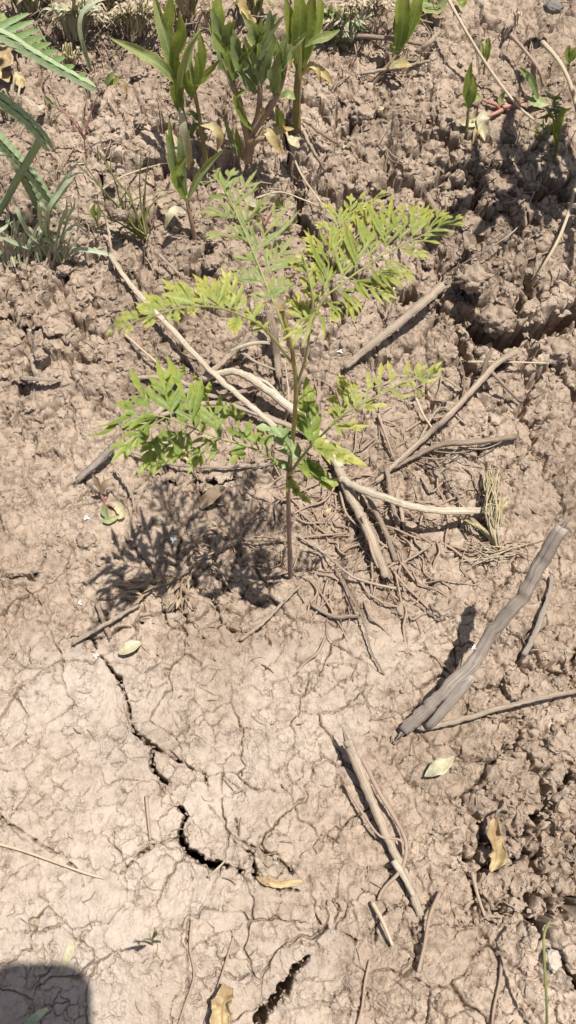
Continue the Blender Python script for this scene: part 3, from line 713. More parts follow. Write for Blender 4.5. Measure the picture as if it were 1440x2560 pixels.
frond('fern_lime', [(726, 1182, 0), (*cD(640, 935), -.006), (*cD(780, 768), -.011), (*cD(830, 775), -.012)], [
    (cD(820, 770), cD(1060, 850), cD(1385, 985), 4), (cD(820, 770), cD(900, 700), cD(960, 680), 0), (cD(880, 790), cD(1000, 770), cD(1120, 730), 0), (cD(860, 790), cD(930, 860), cD(990, 970), 0)], .0031, .0010, 3, 38, .32, basew=.6)
frond('fern_green', [(724, 1188, 0), (*cD(630, 960), -.010), (*cD(690, 980), -.014)], [
    (cD(680, 970), cD(850, 1060), cD(1000, 1260), 5), (cD(660, 965), cD(720, 1040), cD(755, 1140), 0), (cD(690, 970), cD(760, 960), cD(840, 960), 0), (cD(700, 960), None, cD(770, 890), 0), (cD(820, 1050), cD(940, 1130), cD(1075, 1190), 1)], .0031, .0009, 3, 38, .32, basew=.55)
frond('fern_lime', [(721, 1200, 0), (*cD(535, 1150), -.004), (*cD(570, 1220), -.010)], [
    (cD(560, 1210), cD(640, 1290), cD(780, 1395), 3), (cD(545, 1170), cD(590, 1165), cD(645, 1160), 0), (cD(535, 1160), None, cD(515, 1280), 0), (cD(590, 1230), None, cD(665, 1220), 0), (cD(535, 1130), None, cD(585, 1095), 0)], .0026, .0008, 2, 34, .30, basew=.6)
frond('fern_blue', [(724, 1170, -.002), (*cD(560, 860), -.010), (*cD(520, 760), -.016), (*cD(450, 660), -.022)], [
    (cD(450, 680), cD(350, 600), cD(170, 555), 2), (cD(470, 690), cD(450, 620), cD(425, 530), 0), (cD(460, 680), cD(510, 590), cD(540, 540), 0), (cD(500, 740), cD(420, 700), cD(312, 685), 0),
    (cD(540, 840), cD(480, 830), cD(395, 810), 0), (cD(550, 850), cD(545, 740), cD(545, 640), 0), (cD(600, 900), cD(625, 820), cD(630, 720), 0), (cD(520, 990), cD(430, 950), cD(335, 905), 0), (cD(520, 800), cD(500, 700), cD(520, 640), 0)], .0033, .0009, 2, 36, .30, tilt=.5, basew=.6)

# ------------------------------------------------------------------ sticks and twigs
def stick(name, label, pts, r0, r1, material, cat="stick", group=None, sides=10, rnd=.14, n=9, knots=0, wob=.00028, flat=1.0, ends=True, dzmode='on'):
    """pts: (px, py, height above the soil)"""
    if ends: r0 *= .72; r1 *= .72
    P = []
    for k, (px, py, dz) in enumerate(pts):
        rr_ = r0 + (r1 - r0) * k / (len(pts) - 1)
        P.append(on(px, py, dz + rr_ * .8))
    path = spline(P, n); N = len(path)
    path = [p + Vector((random.gauss(0, wob), random.gauss(0, wob), random.gauss(0, wob * .5))) for p in path]
    if not ends: path = spline(P, n)
    rad = [max(.0003, (r0 + (r1 - r0) * i / (N - 1)) * (1 + .05 * math.sin(i * .45 + r0 * 999) + random.uniform(-.025, .025))) for i in range(N)]
    for k in range(knots):
        i = random.randrange(2, N - 2); rad[i] *= 1.18
    mb = MB().tube(path, rad, sides, rnd, flat)
    if ends:                                  # splintered ends
        for e_, q_ in ((0, 1), (N - 1, N - 2)):
            d = (path[e_] - path[q_]).normalized(); r = rad[e_]
            for k in range(4):
                o_ = Vector((random.uniform(-1, 1), random.uniform(-1, 1), random.uniform(-.6, 1))) * r * .55
                mb.tube([path[e_] + o_ - d * r, path[e_] + o_ + d * r * random.uniform(.6, 2.2)], [r * .38, r * .08], 4, .2)
    o = mb.build(name, M[material], None, P[0])
    tag(o, label, cat, group); return o, path, rad

def twig_part(parent, pts, r0, r1, material, name="twig"):
    P = [on(px, py, dz + r0 * .5) for px, py, dz in pts]; path = spline(P, 5); N = len(path)
    return part(MB().tube(path, [r0 + (r1 - r0) * i / (N - 1) for i in range(N)], 6, .12), name, M[material], parent)

G_ST = "dry sticks lying around the seedling"
stick("dry_stick", "long straight pale stick running from the grass down to the seedling's foot", [(276, 640, .006), (330, 715, .012), (385, 775, .016), (455, 850, .018), (530, 930, .022), (610, 1000, .018), (690, 1068, .012)], .0030, .0034, 'stick_pale', group=G_ST, knots=2)
stick("dry_stick", "short upright pale straw stub crossing a curled grass blade", [(257, 520, .020), (268, 560, .016), (277, 610, .012), (282, 650, .006)], .0016, .0018, 'straw', group=G_ST)
s, pth, _ = stick("dry_stick", "forked pale stick crossing under the long straight stick", [(345, 1070, .002), (420, 1010, .006), (500, 950, .010), (545, 915, .014), (590, 875, .018), (628, 835, .020)], .0042, .0030, 'stick_tan', group=G_ST, knots=2, rnd=.16)
twig_part(s, [(560, 890, .014), (600, 880, .016), (640, 905, .010), (690, 925, .006)], .0018, .0010, 'stick_tan')
twig_part(s, [(575, 880, .016), (620, 862, .018), (670, 858, .012), (720, 880, .006)], .0022, .0012, 'stick_pale')
s, pth, _ = stick("dry_stick", "thick bent pale branch curving from the crossing to behind the stem", [(510, 948, .010), (545, 935, .016), (590, 930, .020), (640, 955, .020), (700, 1000, .016), (750, 1040, .010), (800, 1095, .006), (850, 1170, .006)], .0036, .0062, 'stick_pale', group=G_ST, knots=3, rnd=.16)
twig_part(s, [(640, 945, .024), (672, 960, .022), (720, 1010, .018)], .0020, .0008, 'stick_pale', "bark_strip")
stick("dry_stick", "flat brown stick standing behind the seedling stem", [(672, 775, .030), (684, 830, .020), (692, 890, .010), (700, 945, .004)], .0056, .0046, 'stick_brown', group=G_ST, flat=.6)
stick("dry_stick", "pale horizontal stick behind the lower left leaf", [(335, 945, .004), (400, 944, .008), (455, 955, .008), (530, 990, .006), (600, 980, .008), (650, 965, .006)], .0026, .0026, 'stick_tan', group=G_ST)
stick("dry_stick", "light stick slanting under the lower left leaf towards the stem", [(400, 1040, .004), (480, 1015, .006), (560, 1010, .008), (660, 1040, .010), (760, 1080, .006)], .0030, .0036, 'stick_tan', group=G_ST, rnd=.15)
stick("dry_stick", "thin pale twig below the lower left leaf", [(300, 1120, .004), (420, 1158, .006), (520, 1168, .006), (610, 1165, .006), (680, 1160, .004)], .0017, .0024, 'stick_tan', group=G_ST)
s, pth, _ = stick("dry_stick", "arched cream coloured branch lifted off the soil right of the stem", [(852, 1195, .012), (900, 1222, .022), (960, 1243, .030), (1030, 1266, .034), (1090, 1276, .034), (1150, 1278, .028), (1215, 1275, .012)], .0044, .0040, 'stick_pale', group=G_ST, knots=1, n=8)
stick("dry_stick", "thick brown stick running down from the seedling's foot", [(845, 1170, .006), (880, 1245, .008), (912, 1310, .012), (940, 1375, .010), (966, 1440, .004)], .0062, .0052, 'stick_tan', group=G_ST, knots=3, rnd=.16)
stick("dry_stick", "slim brown stick leaning beside the thick brown stick", [(905, 1215, .010), (940, 1280, .010), (968, 1340, .008), (990, 1400, .002)], .0032, .0030, 'stick_brown', group=G_ST)
stick("dry_stick", "dark upright stick under the arched cream branch", [(968, 1170, .012), (975, 1220, .012), (985, 1280, .008), (998, 1335, .002)], .0036, .0030, 'stick_brown', group=G_ST, flat=.7)
stick("dry_stick", "short tan splinter beside the arched branch's shadow", [(990, 1225, .010), (1003, 1270, .006), (1010, 1318, .002)], .0032, .0022, 'stick_tan', group=G_ST, flat=.6)
stick("dry_stick", "thick broken stick pointing right up to the big clods", [(862, 918, .006), (930, 860, .012), (1000, 805, .018), (1060, 755, .022), (1108, 712, .026)], .0040, .0054, 'stick_tan', group=G_ST, knots=2, rnd=.16)
s, pth, _ = stick("woody_vine", "brown woody vine rising right with forked end beside the cracked crust", [(940, 1205, .002), (1010, 1140, .008), (1075, 1080, .014), (1120, 1040, .018), (1180, 975, .018), (1235, 915, .018), (1292, 875, .020)], .0030, .0042, 'stick_tan', group="dead vines on the soil", rnd=.16)
twig_part(s, [(1205, 945, .018), (1215, 905, .024), (1232, 870, .030)], .0026, .0016, 'stick_brown')
twig_part(s, [(1225, 925, .018), (1262, 965, .018), (1300, 1005, .004)], .0018, .0012, 'stick_brown')
twig_part(s, [(1040, 1115, .010), (1100, 1020, .006), (1165, 1060, .004)], .0012, .0010, 'stick_tan')
s, pth, _ = stick("woody_vine", "frayed fibrous vine lying across the crust towards the dry grass", [(950, 1190, .002), (1020, 1150, .006), (1100, 1112, .010), (1180, 1105, .012), (1290, 1092, .006)], .0026, .0036, 'stick_brown', group="dead vines on the soil", rnd=.2)
for k in range(9):
    y0 = 1085 + k * 7
    xs_ = 1030 + random.uniform(0, 120); ys_ = 1150 - (xs_ - 1030) * .35 + random.uniform(-14, 14); a_f = random.uniform(-.5, 1.1); l_f = random.uniform(60, 170)
    twig_part(s, [(xs_, ys_, .006), (xs_ + math.cos(a_f) * l_f * .5, ys_ + math.sin(a_f) * l_f * .3 + random.uniform(-16, 16), random.uniform(.006, .020)), (xs_ + math.cos(a_f) * l_f, ys_ + math.sin(a_f) * l_f * .9, .003)], random.uniform(.0005, .0010), .0004, 'stick_tan', "fibre")
stick("woody_vine", "thin dark stem crossing under the forked vine", [(1120, 1060, .004), (1155, 1000, .006), (1160, 940, .004), (1150, 900, .002)], .0014, .0012, 'stick_brown', group="dead vines on the soil")
# the grey branch at the right, one end in the air
gb = [(1010, 1826, .002), (1065, 1775, .018), (1118, 1722, .038), (1184, 1656, .058), (1236, 1572, .080), (1304, 1494, .104), (1355, 1400, .126), (1405, 1318, .144)]
s, pth, rad = stick("dead_branch", "thick grey weathered branch leaning up to the right above its own shadow", gb, .0064, .0066, 'stick_grey', cat="branch", knots=6, rnd=.16, n=8, sides=14, flat=.85, wob=.0005)
part(MB().tube(spline([pth[22] + Vector((.004, -.004, 0)), pth[14] + Vector((.006, -.006, -.003)), pth[6] + Vector((.008, -.007, -.003)), on(1062, 1815, .004)], 6), [.0040, .0042, .0044, .0044, .0042, .0044, .0042, .004, .004, .0038, .0036, .0034, .0032, .003, .0028, .0024, .002, .0016, .001], 8, .2, .6), "split_half", M['stick_grey'], s)
twig_part(s, [(1312, 1480, .104), (1300, 1500, .090), (1290, 1520, .078)], .0042, .0030, 'stick_grey', "side_stub")
stick("dry_stick", "long thin pale stick coming in from the right edge below the grey branch", [(1050, 1822, .004), (1120, 1808, .006), (1250, 1770, .012), (1350, 1745, .014), (1470, 1722, .012)], .0028, .0024, 'stick_tan', group=G_ST)
stick("dead_branch", "dark bent twig in the hollow right of the grey branch", [(1310, 1640, .004), (1345, 1565, .012), (1372, 1490, .010), (1380, 1440, .002)], .0032, .0024, 'stick_grey', cat="branch", knots=2, rnd=.2)
s, pth, rad = stick("dry_stick", "bark peeling stick lying near the bottom with a root wound along it", [(868, 1850, .020), (890, 1905, .014), (922, 1985, .010), (960, 2075, .008), (995, 2150, .006), (1020, 2210, .004), (1050, 2290, -.002)], .0058, .0040, 'stick_tan', group=G_ST, knots=3, rnd=.15, n=8)
twig_part(s, [(905, 1895, .018), (950, 1985, .012), (990, 2050, .010), (1015, 2110, .012), (1005, 2170, .012), (960, 2220, .004), (945, 2250, .002)], .0018, .0012, 'root', "root")
twig_part(s, [(860, 1960, .004), (905, 2030, .010), (950, 2090, .012), (1000, 2100, .012), (1018, 2140, .010)], .0011, .0008, 'root', "root")
twig_part(s, [(985, 2150, .010), (1012, 2195, .010), (1034, 2240, .006)], .0028, .0016, 'stick_pale', "bark_strip")
stick("dry_stick", "short straight pale stick near the pale fallen leaf", [(182, 1608, .004), (240, 1575, .008), (300, 1540, .008), (345, 1514, .004)], .0024, .0018, 'stick_tan', group=G_ST)
stick("dry_stick", "flat grey splinter crossing the short straight pale stick", [(243, 1508, .004), (258, 1550, .004), (275, 1592, .002)], .0030, .0026, 'stick_brown', group=G_ST, flat=.5)
stick("dry_stick", "brown twig propped at the seedling's foot pointing down left", [(600, 1600, .002), (655, 1560, .006), (705, 1510, .010), (752, 1462, .012)], .0022, .0014, 'stick_tan', group=G_ST)
stick("dry_stick", "slender dark twig trailing down from the seedling's foot to the crust", [(838, 1420, .006), (870, 1475, .012), (905, 1545, .010), (925, 1620, .006), (960, 1685, .002)], .0014, .0011, 'stick_brown', group=G_ST)
stick("dry_stick", "thin pale twig lying from the stem's foot towards the roots at right", [(745, 1340, .004), (820, 1390, .008), (880, 1440, .008), (960, 1465, .006), (1035, 1476, .002)], .0013, .0020, 'stick_tan', group=G_ST)
stick("dry_stick", "pale twig with curled roots below the thick brown stick", [(900, 1450, .004), (930, 1490, .006), (990, 1515, .006), (1040, 1505, .004), (1055, 1480, .003)], .0014, .0010, 'root', group=G_ST)
stick("dry_stick", "broken twig lying flat under the stem foot roots", [(780, 1510, .004), (830, 1540, .006), (900, 1540, .006)], .0022, .0018, 'stick_brown', group=G_ST)
stick("dry_stick", "fine twig on the clods left of the dry grass, pointing at the thick brown stick", [(985, 1425, .002), (1020, 1400, .006), (1075, 1365, .006)], .0016, .0012, 'stick_tan', group=G_ST)
stick("dry_stick", "grey shard of wood beside the seedling's left leaves at the frame edge", [(195, 1200, .002), (235, 1165, .010), (270, 1130, .016), (285, 1110, .018)], .0048, .0040, 'stick_grey', group=G_ST, flat=.6, rnd=.2)
stick("dry_stick", "curved bark sliver by the rolled leaf sprout at left", [(285, 1170, .008), (310, 1200, .010), (330, 1240, .006), (335, 1275, .002)], .0020, .0014, 'stick_tan', group=G_ST)
stick("dry_stick", "weathered chip of wood on the clods at the left edge", [(55, 945, .004), (100, 948, .010), (150, 952, .006)], .0044, .0022, 'stick_grey', group=G_ST, flat=.5, rnd=.25)
stick("dry_stick", "dark peg of wood stuck in the soil above the upper right leaf", [(1068, 485, .016), (1082, 510, .010), (1098, 535, .002)], .0038, .0040, 'stick_brown', group=G_ST)
stick("dry_stick", "thin pale stick under the weed shadow left of the seedling", [(398, 637, .004), (425, 662, .006), (452, 690, .004)], .0018, .0016, 'stick_tan', group=G_ST)
stick("dry_stick", "reddish brown twig lying beside the yellow leaf of the tall weed", [(760, 300, .006), (800, 330, .008), (842, 358, .004)], .0022, .0018, 'stick_brown', group=G_ST)
stick("dry_stick", "steep pale stick below the yellow leaf scraps", [(760, 330, .006), (785, 380, .008), (812, 425, .004)], .0026, .0018, 'stick_tan', group=G_ST)
stick("dry_stick", "bundle-like weathered stick behind the green leaf shoot at top", [(900, 185, .004), (1000, 168, .010), (1075, 152, .006)], .0024, .0018, 'stick_tan', group=G_ST)
stick("dry_stick", "grey twig end left of the bright top leaf shoot", [(870, 88, .006), (960, 95, .010), (1060, 110, .006)], .0034, .0030, 'stick_brown', group=G_ST)
stick("dry_stick", "stubby broken twig right of the green leaf shoot", [(1045, 130, .004), (1075, 105, .010), (1100, 78, .006)], .0034, .0022, 'stick_tan', group=G_ST)
# straws and fine stems
G_SW = "dry straws on the soil"
def straw(label, pts, r=.0011, m_='straw'):
    return stick("straw", label, pts, r, r * .7, m_, "straw", G_SW, 5, .05, 6, 0, 0, 1.0, False)
straw("long pinkish straw slanting down across the top right corner", [(1105, -30, .020), (1160, 70, .018), (1225, 175, .016), (1290, 260, .012), (1335, 300, .004)], .0018)
straw("long pale straw hanging down the right edge", [(1446, 430, .010), (1425, 520, .018), (1395, 600, .018), (1355, 670, .012), (1330, 712, .002)], .0019)
straw("fine pale root crossing the clods left of the right edge straw", [(1335, 480, .006), (1300, 560, .006), (1240, 610, .008), (1120, 680, .004)], .0008, 'root')
straw("purplish straw lying near the small plant at the top right", [(1355, 105, .004), (1395, 150, .012), (1425, 210, .012), (1445, 290, .006)], .0024)
straw("brown straw lying in the small groove beside the purplish straw", [(1275, 85, .004), (1315, 130, .006), (1345, 170, .006), (1358, 215, .002)], .0020, 'root')
straw("long thin straw crossing the crack behind the seedling", [(715, 330, .004), (745, 420, .014), (790, 490, .014), (830, 540, .006)], .0011)
straw("thin arching straw over the deep crack", [(640, 495, .020), (700, 480, .022), (760, 500, .018), (810, 520, .006)], .0009)
straw("pale straw leaning left of the thick broken stick", [(985, 720, .012), (972, 760, .010), (962, 800, .002)], .0013)
straw("short straw lying below the dried fern leaf", [(480, 1160, .003), (430, 1120, .006), (380, 1090, .003)], .0011)
straw("long fine straw slanting from the left frond to the sticks", [(310, 835, .004), (350, 870, .008), (395, 910, .008), (440, 960, .004)], .0013)
straw("long straw running between the two grass tufts", [(215, 505, .008), (290, 450, .014), (350, 425, .014), (400, 412, .010)], .0011)
straw("long straw at lower left ending in frayed roots", [(-10, 2108, .002), (60, 2128, .004), (150, 2160, .004), (220, 2185, .003), (260, 2196, .001)], .0012, 'straw')
straw("short straw in the groove above the dark hollow", [(366, 1990, .002), (370, 2040, .003), (376, 2100, .002)], .0016, 'root')
straw("twisted straw over the dark hollow", [(520, 2192, .004), (545, 2170, .010), (565, 2150, .004)], .0010)
straw("bright peeling straw at the bottom beside the peeled stick", [(930, 2255, .004), (955, 2300, .010), (982, 2365, .004)], .0018, 'straw')
straw("long fine root running out of the bottom edge", [(480, 2300, .001), (475, 2370, .002), (485, 2440, .002), (460, 2520, .002), (440, 2580, .002)], .0011, 'root')
straw("branching pale root beside the tan leaf at the bottom", [(585, 2340, .001), (560, 2420, .003), (540, 2480, .003), (510, 2560, .002)], .0009, 'root')
straw("dark root line on the raised crust at the bottom right", [(1255, 2390, .001), (1250, 2450, .002), (1235, 2520, .002), (1230, 2570, .002)], .0013, 'root')
straw("fine root on the bottom crust left of the dark root line", [(925, 2400, .001), (912, 2460, .002), (905, 2520, .002), (890, 2575, .002)], .0012, 'root')
straw("pale root curling down from the bottom gap", [(1100, 2230, .004), (1075, 2290, .010), (1060, 2370, .006), (1045, 2430, .002)], .0016, 'root')
straw("straw sticking from the hollow below the dead brown leaf", [(1180, 2180, .004), (1195, 2240, .006), (1212, 2290, .002)], .0016, 'root')
straw("fine looped root on the crumbs at right", [(1265, 590, .006), (1280, 640, .006), (1310, 650, .006), (1370, 630, .004)], .0009, 'root')
straw("pale stem lying above the forked vine's tip", [(1170, 905, .006), (1260, 905, .010), (1365, 908, .004)], .0012)
straw("short dark straw above the fork of the woody vine", [(1110, 945, .004), (1140, 965, .006), (1170, 985, .002)], .0011, 'root')
straw("straw leaning across the crust below the lower right leaf", [(945, 1035, .004), (965, 1090, .008), (985, 1150, .002)], .0014, 'root')
straw("two-pronged straw under the yellow lower right leaf tip", [(1040, 995, .006), (1060, 1040, .008), (1095, 1090, .002)], .0013)
straw("fine upright straw behind the stem near the crossing sticks", [(712, 1060, .004), (722, 1000, .012), (718, 950, .018), (712, 900, .020)], .0010)
straw("thin straw beside the seedling stem foot", [(850, 1230, .006), (870, 1290, .008), (930, 1340, .006), (970, 1370, .002)], .0012, 'root')
straw("pale root descending along the thick brown stick", [(905, 1290, .020), (918, 1330, .018), (930, 1380, .014), (945, 1420, .010)], .0016, 'root')

# ------------------------------------------------------------------ broad-leaved weeds
def broad(parent, pts, w, m_, curl=.9, up=None, wave=.10, prof=.8, cols=4, jag=.06, n=5, twist=0.0):
    """leaf blade through world points"""
    path = spline(pts, n); N = len(path); wd = []
    for i in range(N):
        t = i / (N - 1); wd.append(max(.0004, .68 * w * (math.sin(math.pi * (t * .93 + .055)) ** prof)))
    u_ = up or jit_up(.3)
    if twist:
        ax = (path[-1] - path[0]).normalized(); ups = []
        from mathutils import Quaternion
        for i in range(N): ups.append(Quaternion(ax, twist * i / (N - 1)) @ u_)
        u_ = ups
    return part(MB().ribbon(path, wd, u_, cols, [1.25 * curl * (.45 + .55 * i / (N - 1)) for i in range(N)], 0, wave, (0, 1), jag), "leaf", M[m_], parent)

def wpt(px, py, Y):
    p = upright(px, py, Y)
    return p if p.z > hgt(p.x, p.y) + .003 else on(px, py, .005)

def weed(name, label, base_px, stem_pts, leaves, stem_r=.0022, stem_m='stem_weed', cat="weed", group="weeds growing behind the seedling"):
    b = on(*base_px); o = empty(name, b); tag(o, label, cat, group)
    for pts in stem_pts:
        P = [wpt(px, py, b.y + dy) for px, py, dy in pts]
        if pts[0][:2] == base_px: P[0] = b - Vector((0, 0, .006))
        path = spline(P, 5); N = len(path)
        part(MB().tube(path, [stem_r * (1.1 - .5 * i / N) for i in range(N)], 7, .06), "stem", M[stem_m], o)
    for L in leaves:
        pts, w, m_ = L[0], L[1], L[2]; kw = L[3] if len(L) > 3 else {}
        broad(o, [wpt(px, py, b.y + dy) for px, py, dy in pts], w, m_, **kw)
    return o

CAMV = Vector((.0, -.5, .85)).normalized()
UPC = {'up': CAMV}
weed("broadleaf_weed", "small weed with rolled green leaves and a drooping cream leaf, left of the seedling", (487, 592), [[(487, 592, 0), (480, 560, .0), (471, 520, .002), (466, 490, .004)]], [
    ([(468, 505, .002), (440, 450, .006), (450, 420, .010), (470, 385, .012)], .0078, 'weed', dict(up=CAMV, curl=1.2, wave=.08)),
    ([(470, 500, .002), (495, 450, .004), (525, 410, .004), (560, 374, .002)], .0068, 'weed_pale', dict(up=CAMV, curl=1.4, wave=.10)),
    ([(467, 505, .004), (438, 430, .012), (428, 380, .016), (414, 328, .022)], .0070, 'weed_grey', dict(up=CAMV, curl=.9)),
    ([(466, 495, .006), (455, 420, .014), (452, 370, .018), (450, 335, .022)], .0060, 'weed_grey', dict(up=CAMV, curl=.7)),
    ([(438, 420, .014), (428, 350, .020), (422, 292, .026)], .0042, 'weed', dict(up=CAMV, curl=1.2)),
    ([(466, 532, 0), (440, 524, -.004), (424, 540, -.010), (412, 572, -.012)], .0054, 'cream_leaf', dict(up=CAMV, curl=.5, wave=.2))], .0024, 'stem_pink')
weed("broadleaf_weed", "tall weed with long bright curled leaves, tallest of the plants left of centre", (474, 400), [[(474, 400, 0), (466, 340, 0), (452, 270, .004), (440, 210, .008), (430, 170, .012)]], [
    ([(440, 205, .006), (400, 165, -.002), (350, 135, -.008), (275, 95, -.016)], .0098, 'weed_pale', dict(up=CAMV, curl=1.1, wave=.12)),
    ([(436, 195, .010), (420, 120, .016), (400, 50, .022), (380, -30, .030)], .0100, 'weed_pale', dict(up=CAMV, curl=1.3, wave=.12)),
    ([(438, 190, .012), (420, 90, .030), (425, 30, .036), (430, -20, .040)], .0080, 'weed', dict(up=CAMV, curl=.6)),
    ([(436, 205, .008), (438, 140, .008), (455, 90, .006), (448, 30, .004)], .0096, 'weed', dict(up=CAMV, curl=.8, wave=.15)),
    ([(450, 265, .004), (455, 200, .000), (470, 140, -.004), (500, 80, -.004)], .0074, 'weed_pale', dict(up=CAMV, curl=1.3)),
    ([(455, 285, .002), (440, 230, .002), (432, 190, .004)], .0090, 'weed', dict(up=CAMV, curl=1.0)),
    ([(450, 268, .000), (458, 320, -.008), (466, 380, -.010), (472, 425, -.010)], .0064, 'cream_leaf', dict(up=CAMV, curl=.5))], .0036)
weed("broadleaf_weed", "slim weed with a yellowed hooked leaf, between the tall weed and the bushy one", (515, 398), [[(515, 398, 0), (505, 340, .002), (496, 280, .004), (485, 220, .006)]], [
    ([(486, 225, .004), (476, 190, .004), (470, 140, .010), (500, 70, .020)], .0080, 'weed_pale', dict(up=CAMV, curl=1.1, wave=.2)),
    ([(488, 225, .004), (496, 180, .006), (492, 130, .010)], .0062, 'weed', dict(up=CAMV, curl=.8)),
    ([(490, 215, .004), (515, 190, .004), (550, 150, .004)], .0058, 'weed', dict(up=CAMV, curl=.9)),
    ([(482, 245, .004), (470, 205, .000), (472, 175, -.002)], .0072, 'weed', dict(up=CAMV, curl=.9)),
    ([(490, 200, .01), (505, 150, .014), (500, 80, .02)], .0070, 'weed', dict(up=CAMV, curl=.7)),
    ([(500, 310, .002), (535, 318, -.004), (550, 345, -.008), (542, 378, -.008)], .0062, 'yellow_leaf', dict(up=CAMV, curl=.6, wave=.2)),
    ([(498, 300, .004), (480, 285, .004), (466, 285, .004)], .0046, 'weed_grey', dict(up=CAMV, curl=.8)),
    ([(498, 310, .002), (484, 320, .004), (476, 345, .004)], .0050, 'weed_grey', dict(up=CAMV, curl=.8))], .0024)
bw = weed("bushy_weed", "bushy greyish weed with crinkled leaves and pinkish branching stems", (622, 392), [
    [(622, 392, 0), (628, 340, .002), (645, 290, .004), (650, 240, .006), (650, 180, .010)], [(624, 370, 0), (600, 260, .004), (580, 210, .006), (552, 140, .012)],
    [(630, 330, .002), (680, 260, .004), (705, 200, .008), (715, 150, .012)], [(624, 368, 0), (640, 350, -.004), (665, 345, -.008)]], [
    ([(585, 215, .004), (562, 150, .010), (545, 90, .018), (530, 20, .026)], .0110, 'weed_grey', dict(up=CAMV, curl=.7, wave=.28, jag=.2)),
    ([(560, 150, .012), (545, 60, .024), (550, -20, .036)], .0100, 'weed', dict(up=CAMV, curl=.7, wave=.3, jag=.2)),
    ([(575, 200, .006), (590, 130, .012), (575, 60, .02)], .0080, 'weed_grey', dict(up=CAMV, curl=.8, wave=.3, jag=.2)),
    ([(640, 235, .006), (605, 180, .006), (585, 110, .012), (570, 70, .016)], .0094, 'weed_grey', dict(up=CAMV, curl=.9, wave=.3, jag=.2)),
    ([(648, 215, .006), (620, 160, .010), (612, 90, .016)], .0086, 'weed_grey', dict(up=CAMV, curl=.8, wave=.3, jag=.22)),
    ([(650, 215, .006), (665, 150, .008), (672, 80, .014), (676, 25, .018)], .0110, 'weed_grey', dict(up=CAMV, curl=.7, wave=.25, jag=.18)),
    ([(650, 200, .008), (645, 120, .014), (640, 55, .02)], .0086, 'weed', dict(up=CAMV, curl=.9, wave=.3, jag=.2)),
    ([(700, 210, .006), (700, 150, .006), (720, 80, .012)], .0090, 'weed_grey', dict(up=CAMV, curl=.8, wave=.3, jag=.22)),
    ([(690, 245, .004), (688, 190, .000), (700, 130, .0)], .0086, 'weed_grey', dict(up=CAMV, curl=.8, wave=.3, jag=.22)),
    ([(640, 60, .02), (610, 30, .03), (605, -20, .04)], .0060, 'yellow_leaf', dict(up=CAMV, curl=.8, wave=.3, jag=.25)),
    ([(630, 85, .014), (622, 50, .02), (604, 20, .028)], .0050, 'yellow_leaf', dict(up=CAMV, curl=.8, wave=.3, jag=.25)),
    ([(700, 240, .002), (720, 235, -.004), (738, 248, -.006)], .0060, 'weed_pale', dict(up=CAMV, curl=.4)),
    ([(690, 270, .002), (700, 310, .000), (690, 340, -.002)], .0066, 'weed', dict(up=CAMV, curl=.6)),
    ([(660, 345, -.004), (668, 330, -.008), (690, 360, -.014), (708, 388, -.014)], .0068, 'yellow_leaf', dict(up=CAMV, curl=.6, wave=.3)),
    ([(660, 300, .004), (655, 280, -.002), (650, 275, -.006)], .0060, 'tan_leaf', dict(up=CAMV)),
    ([(640, 330, .002), (610, 300, -.002), (590, 245, .0), (620, 225, .002)], .0052, 'weed', dict(up=CAMV, curl=.9)),
    ([(590, 390, -.004), (575, 340, .002), (558, 290, .004)], .0040, 'weed_grey', dict(up=CAMV, curl=.9)),
    ([(600, 395, -.004), (595, 350, .002), (590, 320, .004)], .0044, 'weed', dict(up=CAMV, curl=.9)),
    ([(670, 330, 0), (700, 325, -.004), (735, 322, -.004)], .0056, 'yellow_leaf', dict(up=CAMV, curl=.6, wave=.3))], .0034, 'stem_pink')
rb_ = random.Random(4)
for k in range(14):
    x0, y0 = rb_.choice(((585, 200), (645, 200), (650, 150), (700, 180), (560, 130))); a = rb_.uniform(-.7, .7); l = rb_.uniform(70, 130); yb_ = ORIG[bw.name].y + rb_.uniform(-.004, .014)
    broad(bw, [wpt(x0, y0, yb_), wpt(x0 + math.sin(a) * l * .5, y0 - l * .5, yb_ + .004), wpt(x0 + math.sin(a * 1.3) * l, y0 - l * .95, yb_ + rb_.uniform(-.004, .01))], rb_.uniform(.005, .0085), rb_.choice(['weed_grey', 'weed', 'weed_pale']), curl=1.0, up=CAMV, wave=.3, jag=.2)
